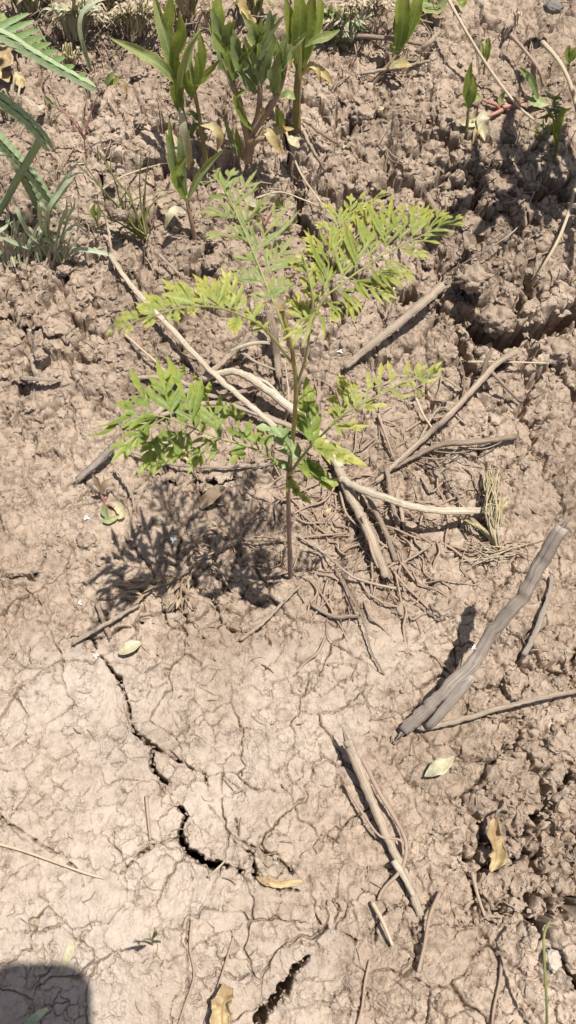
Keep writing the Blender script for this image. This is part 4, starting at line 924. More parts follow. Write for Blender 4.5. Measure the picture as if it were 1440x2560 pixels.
weed("leafy_weed", "upright bright green weed with a dense sheath of long leaves at top centre", (742, 318), [[(742, 318, 0), (742, 240, .002), (748, 160, .006), (750, 90, .010)]], [
    ([(745, 180, .004), (735, 110, .010), (725, 50, .014), (712, -10, .02)], .0090, 'weed', dict(up=CAMV, curl=.8)),
    ([(748, 180, .004), (748, 100, .008), (750, 30, .012), (740, -40, .02)], .0110, 'weed', dict(up=CAMV, curl=.5)),
    ([(752, 180, .004), (765, 110, .010), (775, 40, .016), (785, -30, .02)], .0110, 'weed', dict(up=CAMV, curl=.7)),
    ([(755, 170, .004), (780, 100, .012), (798, 40, .02), (800, -20, .03)], .0080, 'weed', dict(up=CAMV, curl=.8)),
    ([(744, 160, .000), (742, 130, -.004), (744, 95, -.006)], .0050, 'weed_pale', dict(up=CAMV, curl=.5)),
    ([(762, 115, .002), (790, 100, -.004), (825, 90, -.006), (850, 75, -.006)], .0066, 'weed_pale', dict(up=CAMV, curl=.8, wave=.2)),
    ([(755, 190, .002), (775, 162, -.006), (795, 180, -.012), (803, 212, -.014)], .0042, 'yellow_leaf', dict(up=CAMV, curl=.8, wave=.2)),
    ([(755, 185, .002), (785, 170, -.006), (815, 190, -.012), (830, 212, -.014)], .0056, 'yellow_leaf', dict(up=CAMV, curl=.8, wave=.2)),
    ([(735, 150, .004), (722, 130, .000), (728, 170, -.004)], .0050, 'yellow_leaf', dict(up=CAMV, curl=.7, wave=.2))], .0040, 'stem_weed')
weed("leafy_weed", "leaning green leaf shoot with insect-eaten edges at top right of centre", (925, 205), [[(925, 205, 0), (960, 175, .004), (985, 145, .008), (1000, 115, .012)]], [
    ([(992, 135, .008), (1005, 80, .010), (1010, 20, .014), (1015, -40, .02)], .0110, 'weed', dict(up=CAMV, curl=.7, jag=.12)),
    ([(1000, 120, .008), (1030, 60, .014), (1045, 0, .02), (1050, -40, .03)], .0090, 'weed', dict(up=CAMV, curl=.8, jag=.12)),
    ([(992, 130, .008), (998, 60, .018), (995, -10, .03)], .0090, 'weed', dict(up=CAMV, curl=.6, jag=.12)),
    ([(985, 140, .004), (980, 120, -.002), (985, 105, -.004)], .0050, 'weed_grey', dict(up=CAMV)),
    ([(970, 165, .002), (1000, 158, -.006), (1030, 165, -.010)], .0070, 'yellow_leaf', dict(up=CAMV, curl=.4, wave=.3))], .0022, 'stem_pink')
weed("leafy_weed", "broad pale leaf cluster cut by the top edge beside the leaning shoot", (1075, 8), [[(1075, 8, 0), (1078, -10, .004), (1080, -30, .01)]], [
    ([(1040, 0, .010), (1070, 10, .0), (1095, 15, -.006), (1125, -15, -.006)], .0130, 'weed_pale', dict(up=CAMV, curl=.3)),
    ([(1145, -5, .006), (1155, 5, 0), (1160, 18, -.002)], .0070, 'weed', dict(up=CAMV, curl=.5))], .0020)
weed("single_shoot", "short upright green shoot with split leaf on bare soil at right", (1168, 322), [[(1168, 322, 0), (1170, 290, .002), (1172, 260, .004)]], [
    ([(1172, 275, .002), (1166, 235, .004), (1172, 190, .008), (1178, 155, .01)], .0062, 'weed', dict(up=CAMV, curl=.8, jag=.15)),
    ([(1172, 270, .002), (1182, 230, .004), (1184, 190, .008)], .0058, 'weed', dict(up=CAMV, curl=.8, jag=.15))], .0016)
weed("single_shoot", "tiny rolled green leaf standing beside the long pinkish straw", (1212, 172), [[(1212, 172, 0), (1213, 155, 0), (1214, 140, .002)]], [
    ([(1213, 160, .0), (1218, 130, .002), (1220, 110, .004), (1222, 92, .006)], .0050, 'weed', dict(up=CAMV, curl=1.0)),
    ([(1212, 160, .0), (1205, 125, .002), (1202, 100, .004)], .0028, 'weed_pale', dict(up=CAMV, curl=.8))], .0010)
weed("creeping_weed", "creeping weed with red stems and pale cupped leaves on the right", (1258, 272), [
    [(1258, 272, 0), (1240, 262, .004), (1222, 256, .006), (1205, 248, .006)], [(1255, 275, .002), (1235, 285, .002), (1218, 292, .002)], [(1256, 268, .002), (1280, 264, .006), (1310, 252, .008), (1345, 255, .01)]], [
    ([(1222, 288, -.002), (1208, 295, -.008), (1205, 325, -.012), (1212, 352, -.012)], .0100, 'cream_leaf', dict(up=CAMV, curl=1.1)),
    ([(1212, 300, .0), (1185, 308, -.004), (1148, 312, -.006)], .0060, 'cream_leaf', dict(up=CAMV, curl=.5)),
    ([(1208, 300, .0), (1195, 320, -.006), (1182, 360, -.008)], .0050, 'yellow_leaf', dict(up=CAMV, curl=.6)),
    ([(1205, 302, .002), (1190, 298, .0), (1180, 305, .0)], .0040, 'weed', dict(up=CAMV, curl=.6)),
    ([(1205, 248, .004), (1190, 240, .002), (1175, 228, .002)], .0052, 'weed_pale', dict(up=CAMV)),
    ([(1250, 262, .004), (1252, 245, .008), (1265, 225, .010)], .0044, 'weed_pale', dict(up=CAMV, curl=.9)),
    ([(1320, 250, .006), (1345, 255, .006), (1372, 262, .004)], .0080, 'weed_pale', dict(up=CAMV, curl=.3)),
    ([(1345, 248, .006), (1330, 210, .010), (1310, 185, .012), (1298, 168, .014)], .0070, 'weed_grey', dict(up=CAMV, curl=1.2)),], .0020, 'stem_red')
fe = weed("feathery_weed", "small feathery weed with drooping leaflets at the right edge", (1392, 392), [[(1392, 392, 0), (1388, 340, .002), (1390, 290, .006), (1380, 250, .01)], [(1392, 380, 0), (1398, 320, .002), (1410, 280, .004)]], [], .0013, 'stem_weed')
for k in range(16):
    b0 = (1372 + random.uniform(-8, 30), 235 + random.uniform(0, 60)); a = random.uniform(0, 6.28); l = random.uniform(16, 34)
    broad(fe, [upright(b0[0], b0[1], ORIG[fe.name].y + .006), upright(b0[0] + math.cos(a) * l * .5, b0[1] + math.sin(a) * l * .4, ORIG[fe.name].y + .006), upright(b0[0] + math.cos(a) * l, b0[1] + math.sin(a) * l * .9, ORIG[fe.name].y + .004)], .0026, random.choice(['weed', 'weed_grey']), curl=.9, up=CAMV, n=3)
broad(fe, [upright(1392, 375, ORIG[fe.name].y), upright(1386, 330, ORIG[fe.name].y), upright(1382, 290, ORIG[fe.name].y)], .0046, 'weed', up=CAMV, curl=1.0)
broad(fe, [upright(1392, 350, ORIG[fe.name].y), upright(1402, 290, ORIG[fe.name].y), upright(1430, 270, ORIG[fe.name].y - .004)], .0050, 'weed', up=CAMV, curl=1.0)
ls = weed("low_herb", "low tuft of tiny narrow leaves below the feathery weed", (1345, 345), [[(1345, 345, 0), (1340, 325, .004)]], [], .0010)
for k in range(18):
    b0 = (1342 + random.uniform(-30, 34), 335 + random.uniform(-18, 14)); a = random.uniform(-2.8, -.3); l = random.uniform(12, 24); yb = ORIG[ls.name].y
    broad(ls, [upright(*b0, yb), upright(b0[0] + math.cos(a) * l * .5, b0[1] + math.sin(a) * l * .5, yb), upright(b0[0] + math.cos(a) * l, b0[1] + math.sin(a) * l, yb)], .0015, random.choice(['weed', 'weed_grey', 'weed_pale']), curl=.6, up=CAMV, n=3)
weed("single_shoot", "green leaf sprig cut by the right edge below the top corner", (1422, 170), [[(1422, 170, 0), (1425, 145, .002), (1432, 120, .004)]], [
    ([(1424, 160, 0), (1418, 135, .002), (1424, 112, .004)], .0054, 'weed', dict(up=CAMV, curl=.8)), ([(1425, 155, 0), (1438, 130, .002), (1452, 112, .004)], .0056, 'weed', dict(up=CAMV, curl=.8))], .0012)
weed("small_sprout", "small red-stemmed sprout with round pale leaves behind the seedling's top", (662, 568), [[(662, 568, 0), (655, 545, .002), (640, 515, .004)], [(662, 566, 0), (675, 540, .002), (690, 515, .004)]], [
    ([(645, 515, .004), (628, 505, .002), (608, 495, .0)], .0056, 'cream_leaf', dict(up=CAMV, curl=.3)),
    ([(688, 518, .004), (695, 505, .004), (700, 492, .004)], .0050, 'weed_grey', dict(up=CAMV)), ([(690, 520, .004), (702, 512, .004), (708, 498, .004)], .0044, 'weed', dict(up=CAMV)),
    ([(640, 518, .004), (625, 522, .002), (612, 520, .0)], .0036, 'tan_leaf', dict(up=CAMV))], .0010, 'stem_red')
weed("small_sprout", "stubby green sprout left of the thin grass tuft", (243, 560), [[(243, 560, 0), (240, 540, .0)]], [
    ([(242, 552, 0), (234, 530, .002), (238, 508, .004)], .0046, 'weed', dict(up=CAMV, curl=.9)), ([(244, 552, 0), (248, 530, .002), (244, 506, .004)], .0040, 'weed_pale', dict(up=CAMV, curl=.9))], .0012)
weed("small_sprout", "rolled olive leaf sprout with reddish stalk on the soil left of the seedling's shadow", (262, 1258), [[(262, 1258, 0), (255, 1240, .004), (248, 1215, .010)], [(262, 1258, 0), (275, 1262, .004), (285, 1268, .006)]], [
    ([(262, 1262, .004), (262, 1280, -.002), (272, 1298, -.006)], .0052, 'weed_grey', dict(up=CAMV, curl=.9)),
    ([(276, 1262, .006), (292, 1262, .006), (305, 1285, .0), (296, 1298, -.004)], .0066, 'cream_leaf', dict(up=CAMV, curl=1.0)),
    ([(256, 1302, -.002), (275, 1300, -.006), (298, 1290, -.006)], .0044, 'weed_pale', dict(up=CAMV, curl=.6)),
    ([(250, 1225, .004), (240, 1200, .008), (232, 1185, .010)], .0048, 'brown_leaf', dict(up=CAMV, curl=1.0)),
    ([(255, 1235, .004), (262, 1210, .008), (285, 1195, .012)], .0044, 'brown_leaf', dict(up=CAMV, curl=1.0))], .0016, 'stem_red')
weed("small_sprout", "tiny light green sprout alone on the smooth crust at bottom left", (378, 2362), [[(378, 2362, 0), (382, 2345, .002), (388, 2325, .002)]], [
    ([(382, 2350, 0), (368, 2345, -.002), (352, 2352, -.004)], .0040, 'weed_pale', dict(up=CAMV, curl=1.2)), ([(380, 2355, 0), (392, 2350, -.002), (402, 2352, -.004)], .0034, 'weed_grey', dict(up=CAMV, curl=1.0)),
    ([(384, 2345, 0), (390, 2332, .002), (386, 2318, .004)], .0014, 'weed_pale', dict(up=CAMV))], .0008)
weed("wispy_herb", "thin red-stemmed herb with tiny leaves on the bare soil at upper left", (215, 385), [[(215, 385, 0), (212, 345, .002), (235, 260, .008), (262, 210, .012)], [(212, 350, .002), (180, 300, .004), (130, 258, .006)], [(212, 350, .002), (205, 330, .002), (190, 300, .002)]], [
    ([(262, 210, .01), (275, 195, .01), (285, 180, .012)], .0050, 'weed_grey', dict(up=CAMV, curl=.8)), ([(265, 208, .01), (285, 205, .01), (298, 190, .012)], .0040, 'weed', dict(up=CAMV, curl=.8)),
    ([(130, 258, .006), (120, 250, .006), (112, 238, .006)], .0030, 'weed_grey', dict(up=CAMV)), ([(140, 262, .004), (132, 262, .004), (125, 252, .004)], .0026, 'weed_grey', dict(up=CAMV)),
    ([(308, 200, .01), (312, 215, .008), (316, 235, .006)], .0034, 'yellow_leaf', dict(up=CAMV))], .0008, 'stem_red')

# ------------------------------------------------------------------ folded pinnate leaves reaching in at the left
def folded_leaf(name, label, pts, w0, w1, fan=False, dens=1.0):
    P = [upright(px, py, yb) for px, py, yb in pts]; path = spline(P, 10); N = len(path)
    o = empty(name, path[0]); tag(o, label, "leaf", "folded leaves of the plant at the left edge")
    part(MB().tube(path, [.0022 - .0012 * i / N for i in range(N)], 6), "rachis", M['pea'], o)
    foot = on(-150 + random.uniform(-20, 20), 520 + random.uniform(-20, 20), -.003); q0 = path[0]
    part(MB().tube(spline([foot, foot.lerp(q0, .45) + Vector((-.012, 0, .03)), q0 - (path[1] - q0) * 2, q0], 6), .0016, 6), "stalk", M['pea'], o)
    L = sum((path[i + 1] - path[i]).length for i in range(N - 1)); k = 0; n = int(L / .0085 * dens)
    for k in range(n):
        t = k / n; p = lerp_path(path, t); tg = (lerp_path(path, min(1, t + .04)) - lerp_path(path, max(0, t - .02))).normalized()
        sd = tg.cross(CAMV).normalized(); nn = sd.cross(tg); w = (w0 + (w1 - w0) * t) * .66
        for s_ in (-1, 1):
            q0 = p + nn * .0018 + sd * s_ * w * .25
            q1 = q0 + tg * .010 + sd * s_ * w * .50 + nn * .0014; q2 = q0 + tg * random.uniform(.017, .021) + sd * s_ * w * random.uniform(.15, .45) + nn * .0002
            part(MB().ribbon(spline([q0, q1, q2], 4), [w * .35, w * .55, w * .66, w * .70, w * .70, w * .66, w * .60, w * .50, w * .22], (nn + sd * s_ * .55).normalized(), 2, .3), "leaflet", M['pea'], o)
        if fan and .05 < t < .97:
            l = .030 * (1 - t) + .008
            q0 = p - nn * .002; d = (tg * .55 - sd).normalized() if sd.z < 0 else (tg * .55 + sd).normalized()
            d = (tg * .80 + Vector((0, .5, .35))).normalized()
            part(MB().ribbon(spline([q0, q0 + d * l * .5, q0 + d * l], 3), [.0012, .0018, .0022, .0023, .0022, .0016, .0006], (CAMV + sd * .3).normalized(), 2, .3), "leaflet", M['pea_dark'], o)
    return o
YL = on(0, 560).y
folded_leaf("folded_leaf", "uppermost blue-green folded leaf with a fan of dark leaflets at the left edge", [(-60, 70, YL - .02), (0, 92, YL - .02), (60, 125, YL - .02), (130, 165, YL - .02), (222, 215, YL - .02)], .0056, .0038, True)
folded_leaf("folded_leaf", "middle blue-green folded leaf bending over its stalk at the left edge", [(-60, 205, YL - .02), (0, 250, YL - .02), (45, 285, YL - .02), (80, 318, YL - .02), (103, 345, YL - .02)], .0066, .0048)
folded_leaf("folded_leaf", "lowest long blue-green folded leaf reaching down to the grass", [(-40, 310, YL), (0, 352, YL), (45, 400, YL), (85, 445, YL), (130, 505, YL)], .0072, .0040, False, 1.2)
folded_leaf("folded_leaf", "blunt folded leaf end hanging beneath the lowest folded leaf", [(40, 395, YL + .01), (60, 430, YL + .01), (78, 465, YL + .01), (95, 500, YL + .01)], .0074, .0066, False, 1.2)
p0 = [upright(103, 345, YL - .02), upright(80, 385, YL - .01), upright(45, 445, YL), upright(15, 500, YL + .004), on(-25, 560)]
st_ = MB().tube(spline(p0, 6), .0034, 8, .04).build("leaf_stalk", M['pea'], None, p0[-1])
tag(st_, "straight green stalk crossing behind the lowest folded leaf", "stalk")

# ------------------------------------------------------------------ grasses
def blade(parent, pts, w, m_, name="blade"):
    path = spline(pts, 6); N = len(path)
    return part(MB().ribbon(path, [max(.0003, w * min(1, .55 + i / N) * (1 - (i / (N - 1)) ** 3)) for i in range(N)], CAMV, 2, 0, .35, .05), name, M[m_], parent)
def grass(name, label, base_px, blades, w, m_, cat="grass tuft", group="grass tufts"):
    b = on(*base_px); o = empty(name, b); tag(o, label, cat, group)
    for pts in blades:
        ww = w; mm = m_
        P = []
        for i, q_ in enumerate(pts):
            px, py = q_[0], q_[1]; dy = q_[2] if len(q_) > 2 else .004 * i
            P.append(upright(px, py, b.y + dy) if i else on(px, py, -.003))
        blade(o, P, ww * random.uniform(.8, 1.15), mm)
    return o
g4 = lambda x, y: (x / 4.5, 330 + y / 4.5)
lg = [[(600, 1420), (680, 1050), (750, 880), (745, 730)], [(610, 1420), (760, 1000), (830, 850), (840, 750)], [(620, 1420), (720, 1180), (800, 1080), (880, 1055), (1000, 1160)],
      [(620, 1430), (760, 1380), (900, 1320), (1200, 1370), (1380, 1430), (1400, 1560)], [(600, 1420), (570, 1280), (590, 1180), (700, 1200), (840, 1370)], [(590, 1410), (560, 1240), (440, 1210), (330, 1255)],
      [(580, 1460), (680, 1530), (780, 1610), (930, 1680)], [(520, 960), (600, 760), (740, 520), (850, 380), (950, 345)], [(550, 880), (660, 700), (780, 530), (880, 465), (950, 470)], [(560, 900), (650, 760), (760, 620), (850, 530)],
      [(210, 1290), (180, 1150), (200, 1030), (300, 960), (400, 935)], [(220, 1300), (110, 1240), (0, 1170)], [(220, 1300), (210, 1400), (240, 1440), (225, 1520)], [(400, 1400), (390, 1200), (420, 1050), (520, 1010)],
      [(430, 1400), (440, 1180), (500, 1100), (590, 1120)], [(180, 1270), (160, 1100), (160, 960)], [(60, 1180), (80, 1050), (90, 940), (20, 980)], [(300, 1420), (330, 1280), (340, 1180)], [(480, 1440), (470, 1280), (500, 1180)],
      [(240, 980), (190, 850), (130, 730)], [(0, 1150), (60, 1070), (150, 1000)], [(350, 1400), (300, 1250), (280, 1120)], [(450, 820), (560, 900), (680, 1000)]]
lgb = [[g4(*q_) for q_ in b_] for b_ in lg]
for b_ in range(len(lgb)):                          # every blade rises from the tuft's foot region
    pass
gt = grass("grass_tuft", "pale blue-green grass tuft with curling blades at the left edge", (118, 650), [], .0026, 'grass')
gb0 = ORIG[gt.name]
for k, b_ in enumerate(lgb):
    P = []
    for i, (px, py) in enumerate(b_):
        P.append(upright(px, py, gb0.y + .003 * i - .002 * (k % 3)))
    if b_[0][1] > 590: P[0] = on(*b_[0], -.003)
    else: P = [on(112 + k * 3, 645, -.003), upright((b_[0][0] + 120) / 2, (b_[0][1] + 645) / 2, gb0.y)] + P
    blade(gt, P, .0022 * random.uniform(.7, 1.2), 'grass')
for k in range(60):                                 # dry basal blades
    a = random.uniform(-1.2, 1.2); x = 100 + random.uniform(-90, 60)
    P = [on(x, 655 + random.uniform(-10, 14), -.002), upright(x + a * 18, 620, gb0.y), upright(x + a * 45, 585 + random.uniform(-20, 45), gb0.y)]
    blade(gt, P, .0013, random.choice(['dry_grass', 'straw', 'grass']), "dry_blade")
h4 = lambda x, y: (200 + x / 5.54, 380 + y / 5.54)
tg_ = [[(800, 1150), (600, 860), (300, 500), (0, 200), (-80, 110)], [(790, 1140), (560, 780), (350, 560), (100, 220), (30, 60)], [(830, 1150), (600, 800), (500, 450), (430, 250), (425, 80)], [(860, 1150), (700, 650), (480, 350), (340, 130), (270, -10)],
       [(870, 1150), (850, 800), (825, 450), (840, 150), (838, -60)], [(890, 1160), (890, 750), (905, 450), (940, 180), (965, -20)], [(880, 1160), (780, 870), (640, 640), (540, 530)], [(860, 1150), (900, 880), (1020, 700), (1180, 600), (1300, 555)],
       [(820, 1160), (600, 750), (750, 660), (900, 600), (1100, 540), (1260, 525)], [(790, 1150), (650, 980), (500, 920), (250, 880), (0, 840)], [(780, 1150), (560, 990), (440, 940), (350, 910)], [(800, 1200), (560, 1140), (350, 1090), (150, 1020), (0, 960)],
       [(890, 1170), (930, 850), (1020, 700), (1080, 620)], [(870, 1150), (760, 800), (700, 600), (670, 480)], [(790, 1170), (640, 1040), (520, 1130), (440, 1280), (290, 1500)], [(830, 1180), (780, 960), (790, 800), (830, 680)], [(890, 1200), (905, 1000), (880, 700), (890, 540)]]
tgt = grass("grass_tuft", "thin olive grass tuft with wiry stems spraying up, below the tall weed", (357, 590), [], .0011, 'grass_olive')
tb0 = ORIG[tgt.name]
for k, b_ in enumerate(tg_):
    q_ = [h4(*c) for c in b_]; P = [on(350 + k % 5 * 4, 588 + k % 3 * 4, -.003)] + [upright(px, py, tb0.y + .004 * (i + 1)) for i, (px, py) in enumerate(q_[1:])]
    path = spline(P, 5); N = len(path)
    part(MB().tube(path, [.00085 * (1.15 - .7 * i / N) for i in range(N)], 5), "blade", M['grass_olive'], tgt)
for k in range(5):
    x = 352 + k * 3; path = spline([on(x, 600, -.003), upright(x + 1, 570, tb0.y), upright(x + (k - 2) * 4, 540, tb0.y + .003)], 4)
    part(MB().tube(path, [.0009] * 5 + [.0006] * (len(path) - 5), 6), "stalk", M['stem_pink'], tgt)
dg = grass("grass_tuft", "dry yellowing grass bunch folded over the end of the arched cream branch", (1250, 1392), [], .001, 'dry_grass', group="grass tufts")
d0 = ORIG[dg.name]
i2 = lambda x, y: (1080 + x / 2.275, 1080 + y / 2.275)
for k in range(44):
    xt = random.uniform(285, 400); yt = random.uniform(170, 420); xm = random.uniform(295, 385)
    pts = [i2(385 + random.uniform(-12, 12), 690), i2(350 + random.uniform(-30, 25), 560), i2(xm, 430), i2(xt, yt)]
    P = [on(*pts[0], -.002)] + [on(px, py, h) for (px, py), h in zip(pts[1:], (.008 + random.uniform(0, .012), .014 + random.uniform(0, .018), random.uniform(.004, .022)))]
    path = spline(P, 4); part(MB().tube(path, [random.uniform(.0005, .001) * (1.1 - .6 * i / len(path)) for i in range(len(path))], 4), "blade", M['dry_grass' if k % 3 else 'straw'], dg)
for k in range(12):
    a = random.uniform(0, 1); pts = [i2(385, 690), i2(350 - 40 * a, 610 - 20 * a), i2(290 - 70 * a, 540 - 20 * a), i2(240 - 100 * a, 500 + random.uniform(-60, 30))]
    P = [on(*pts[0], -.002)] + [on(px, py, h) for (px, py), h in zip(pts[1:], (.010, .016, .010))]
    path = spline(P, 4); part(MB().tube(path, [.0009 * (1.1 - .6 * i / len(path)) for i in range(len(path))], 4), "blade", M['dry_grass'], dg)
for k in range(10):
    pts = [i2(395 + random.uniform(-8, 8), 540), i2(390 + random.uniform(-14, 14), 450), i2(400 + random.uniform(-30, 40), 370 + random.uniform(-30, 70))]
    path = spline([on(*pts[0], -.002), on(*pts[1], .012), on(*pts[2], .018)], 4); part(MB().tube(path, [.0009] * len(path), 4), "blade", M['dry_grass'], dg)
for k in range(26):
    pts = [i2(390, 690), i2(390 + random.uniform(-120, 130), 680 + random.uniform(-60, 60)), i2(390 + random.choice((-1, 1)) * random.uniform(120, 270), 690 + random.uniform(-90, 90))]
    path = spline([on(*pts[0], .001), on(*pts[1], random.uniform(.002, .012)), on(*pts[2], random.uniform(.001, .008))], 4); part(MB().tube(path, [.0006 * (1.1 - .6 * i / len(path)) for i in range(len(path))], 4), "dry_blade", M['straw' if k % 3 else 'root'], dg)
def wild_tuft(label, base, n, spread, hgt_px, mats, w=.0016, lean=0):
    o = grass("grass_tuft", label, base, [], w, 'grass'); b = ORIG[o.name]
    for k in range(n):
        x = base[0] + random.uniform(-.25, .25) * spread; a = random.uniform(-1, 1)
        tipx = x + a * spread + lean; tipy = base[1] - hgt_px * random.uniform(.35, 1.0) * (1 - .4 * abs(a)); drop = random.uniform(0, .3) * hgt_px
        P = [on(x, base[1] + random.uniform(-8, 8), -.003), upright(x + a * spread * .35, base[1] - hgt_px * .45, b.y), upright(x + a * spread * .75, tipy, b.y + random.uniform(-.01, .02)), upright(tipx, tipy + drop, b.y + random.uniform(-.01, .02))]
        blade(o, P, w * random.uniform(.6, 1.2), random.choice(mats))
    return o
wild_tuft("dry dark grass clump at the top left corner under a curved pale blade", (190, 95), 80, 90, 130, ['straw', 'straw', 'dry_grass', 'grass'], .0014)
wild_tuft("dry brushy grass clump at the top left of the tall weed", (335, 85), 80, 75, 110, ['straw', 'straw', 'grass_olive', 'dry_grass'], .0012)
wild_tuft("flattened dry grass clump behind the bright green weed", (860, 100), 70, 90, 100, ['straw', 'straw', 'grass', 'weed_grey'], .0014)
wild_tuft("matted straw and green grass in the very top left corner", (70, 30), 60, 90, 90, ['straw', 'grass', 'dry_grass', 'grass_olive'], .0018)
wild_tuft("brown matted grass at the top edge above the long curved blade", (270, 20), 70, 110, 70, ['straw', 'root', 'dry_grass'], .0013)
wild_tuft("pale dry stems at the top edge between the tall weed and the bushy one", (470, 30), 40, 70, 90, ['straw', 'dry_grass', 'weed_pale'], .0014)
wild_tuft("green yellow grass blades rising behind the bushy weed", (640, 30), 30, 60, 80, ['dry_grass', 'weed_pale', 'grass_olive'], .0018)
wild_tuft("flattened straw mat lying left of the leaning green shoot", (920, 40), 50, 110, 60, ['straw', 'straw', 'root'], .0012)
wild_tuft("short brown grass tuft on the soil below the top left mat", (175, 175), 30, 50, 70, ['straw', 'root', 'grass_olive'], .0012)
wild_tuft("sparse green grass sprigs beside the bright green weed", (825, 60), 12, 26, 60, ['weed', 'grass'], .0024)
wild_tuft("thin dry grass tuft behind the bushy weed", (520, 60), 16, 40, 70, ['straw', 'dry_grass'], .0010)
wild_tuft("dry grass stems tangled at the foot of the left edge leaves", (30, 300), 12, 60, 120, ['straw', 'dry_grass'], .0010)
wild_tuft("tiny dry rootlet tuft under the dark shadow at top right", (1290, 60), 8, 14, 60, ['root', 'straw'], .0010)
# a tall weed just past the right edge; its leaves shade the clods at the upper right
def tall_weed(label, base, n, h, seed_):
    rnd_ = random.Random(seed_); b = on(*base); o = empty("tall_weed", b); tag(o, label, "weed", "weeds beyond the right edge")
    path = spline([b - Vector((0, 0, .006)), b + Vector((-.01, .004, h * .5)), b + Vector((-.075, .012, h))], 8); N = len(path)
    part(MB().tube(path, [.0032 * (1.1 - .6 * i / N) for i in range(N)], 7), "stem", M['stem_weed'], o)
    for k in range(n):
        t = .52 + .48 * k / n; p = lerp_path(path, t); a = k * 2.4 + rnd_.uniform(-.4, .4); l = rnd_.uniform(.05, .085)
        d = Vector((math.cos(a), math.sin(a), .25))
        broad(o, [p, p + d * l * .5 + UP * .008, p + d * l - UP * .006], rnd_.uniform(.009, .014), 'weed', curl=.6, up=UP, wave=.15)
    return o
tall_weed("tall leafy weed just past the right edge, shading the upper right clods", (1640, 470), 20, .34, 1)
tall_weed("leafy weed past the right edge nearer the camera than its twin", (1560, 560), 13, .34, 2)
o = grass("grass_tuft", "single long curved pale grass blade arching over the top left soil", (232, 180), [], .002, 'grass'); b = ORIG[o.name]
blade(o, [on(232, 182, -.002), upright(218, 150, b.y), upright(200, 70, b.y + .004), upright(215, 20, b.y + .01), upright(270, -5, b.y + .014), upright(340, -8, b.y + .02)], .0024, 'grass')
blade(o, [on(230, 182, -.002), upright(208, 110, b.y), upright(202, 60, b.y + .002)], .0022, 'grass')
o = grass("grass_tuft", "lone green grass blade standing at the bottom right over the gap", (1366, 2640), [], .0016, 'grass_olive', "grass blade"); b = ORIG[o.name]
P = [on(1366, 2640, -.002), on(1367, 2520, .04), on(1362, 2420, .055), on(1360, 2340, .062), on(1374, 2302, .060)]
part(MB().tube(spline(P, 6), [.0010] * 25, 6), "blade", M['grass_olive'], o)

# ------------------------------------------------------------------ fallen leaves
def fallen(name, label, pts, w, m_, curl=.4, wave=.2, cat="dead leaf", group="fallen leaves on the soil", cols=6, n=6, jag=.05, prof=.75, up=None):
    P = [on(px, py, dz) for px, py, dz in pts]; path = spline(P, n); N = len(path)
    wd = [max(.0003, .80 * w * math.sin(math.pi * (i / (N - 1) * .96 + .02)) ** prof) for i in range(N)]
    o = MB().ribbon(path, wd, up or jit_up(.2), cols, curl, 0, wave, (0, 1), jag).build(name, M[m_], None, P[0])
    sol = o.modifiers.new("thickness", 'SOLIDIFY'); sol.thickness = .0004
    tag(o, label, cat, group); return o
fallen("fallen_leaf", "flat pale yellow leaf lying near the peeling stick at the right", [(1060, 1942, .006), (1085, 1925, .010), (1110, 1912, .012), (1136, 1890, .012)], .0080, 'cream_leaf', .45, .15, prof=1.25)
dl = fallen("fallen_leaf", "large crumpled golden brown leaf hanging on the edge of the right hand hollow", [(1238, 2040, .016), (1232, 2075, .020), (1238, 2110, .018), (1240, 2150, .012), (1225, 2178, .006)], .0105, 'tan_leaf', 1.5, .42, cols=12, n=8, jag=.16)
part(MB().tube(spline([on(1238, 2045, .016), on(1246, 2028, .018), on(1262, 2022, .014), on(1278, 2035, .006)], 5), .0010, 6), "leaf_stalk", M['stick_tan'], dl)
fallen("fallen_leaf", "curled tan leaf cut by the bottom edge", [(578, 2470, .012), (560, 2500, .018), (555, 2540, .018), (560, 2600, .012)], .0110, 'tan_leaf', 1.2, .42, cols=12, n=8, jag=.14)
fallen("fallen_leaf", "small pale folded leaf beside the crack, below the short straight stick", [(352, 1606, .006), (335, 1614, .009), (315, 1625, .008), (296, 1634, .005)], .0070, 'cream_leaf', .8, .1)
fallen("fallen_leaf", "grey brown leaf standing in the seedling's shadow", [(500, 1272, .002), (520, 1250, .012), (545, 1228, .018), (562, 1218, .018)], .0075, 'brown_leaf', .8, .2)
fallen("fallen_leaf", "long crumpled dry leaf caught in the crack right of the dark hollow", [(640, 2192, .003), (670, 2205, .006), (710, 2210, .006), (760, 2202, .004)], .0040, 'tan_leaf', 1.0, .4, jag=.15)
fallen("fallen_leaf", "slim whitish leaf lying beside the rounded dark shadow at bottom left", [(172, 2345, .002), (176, 2370, .003), (165, 2400, .003), (148, 2435, .002)], .0040, 'cream_leaf', .3, .1)
fallen("fallen_leaf", "green grass leaf end inside the rounded dark shadow", [(40, 2590, .014), (75, 2555, .022), (100, 2535, .022), (120, 2520, .016)], .0036, 'grass', .4, .05, cat="leaf")
fallen("fallen_leaf", "dry crumpled tan leaf at the left edge under the folded leaves", [(-5, 115, .010), (10, 145, .014), (5, 180, .010), (20, 205, .006)], .0130, 'tan_leaf', .7, .35, jag=.15)
fallen("fallen_leaf", "small orange leaf scrap below the crumpled leaf at the left edge", [(40, 180, .006), (48, 200, .008), (55, 220, .004)], .0070, 'yellow_leaf', .6, .3)
fallen("fallen_leaf", "olive yellow-edged leaf at the top left edge", [(-30, 62, .03), (0, 52, .034), (25, 52, .034), (48, 58, .030)], .0110, 'weed_pale', .6, .1, cat="leaf")
fallen("fallen_leaf", "tiny cream leaf lying on the bare soil right of the folded leaves", [(90, 280, .004), (100, 270, .007), (112, 262, .007)], .0040, 'cream_leaf', .6, .1)
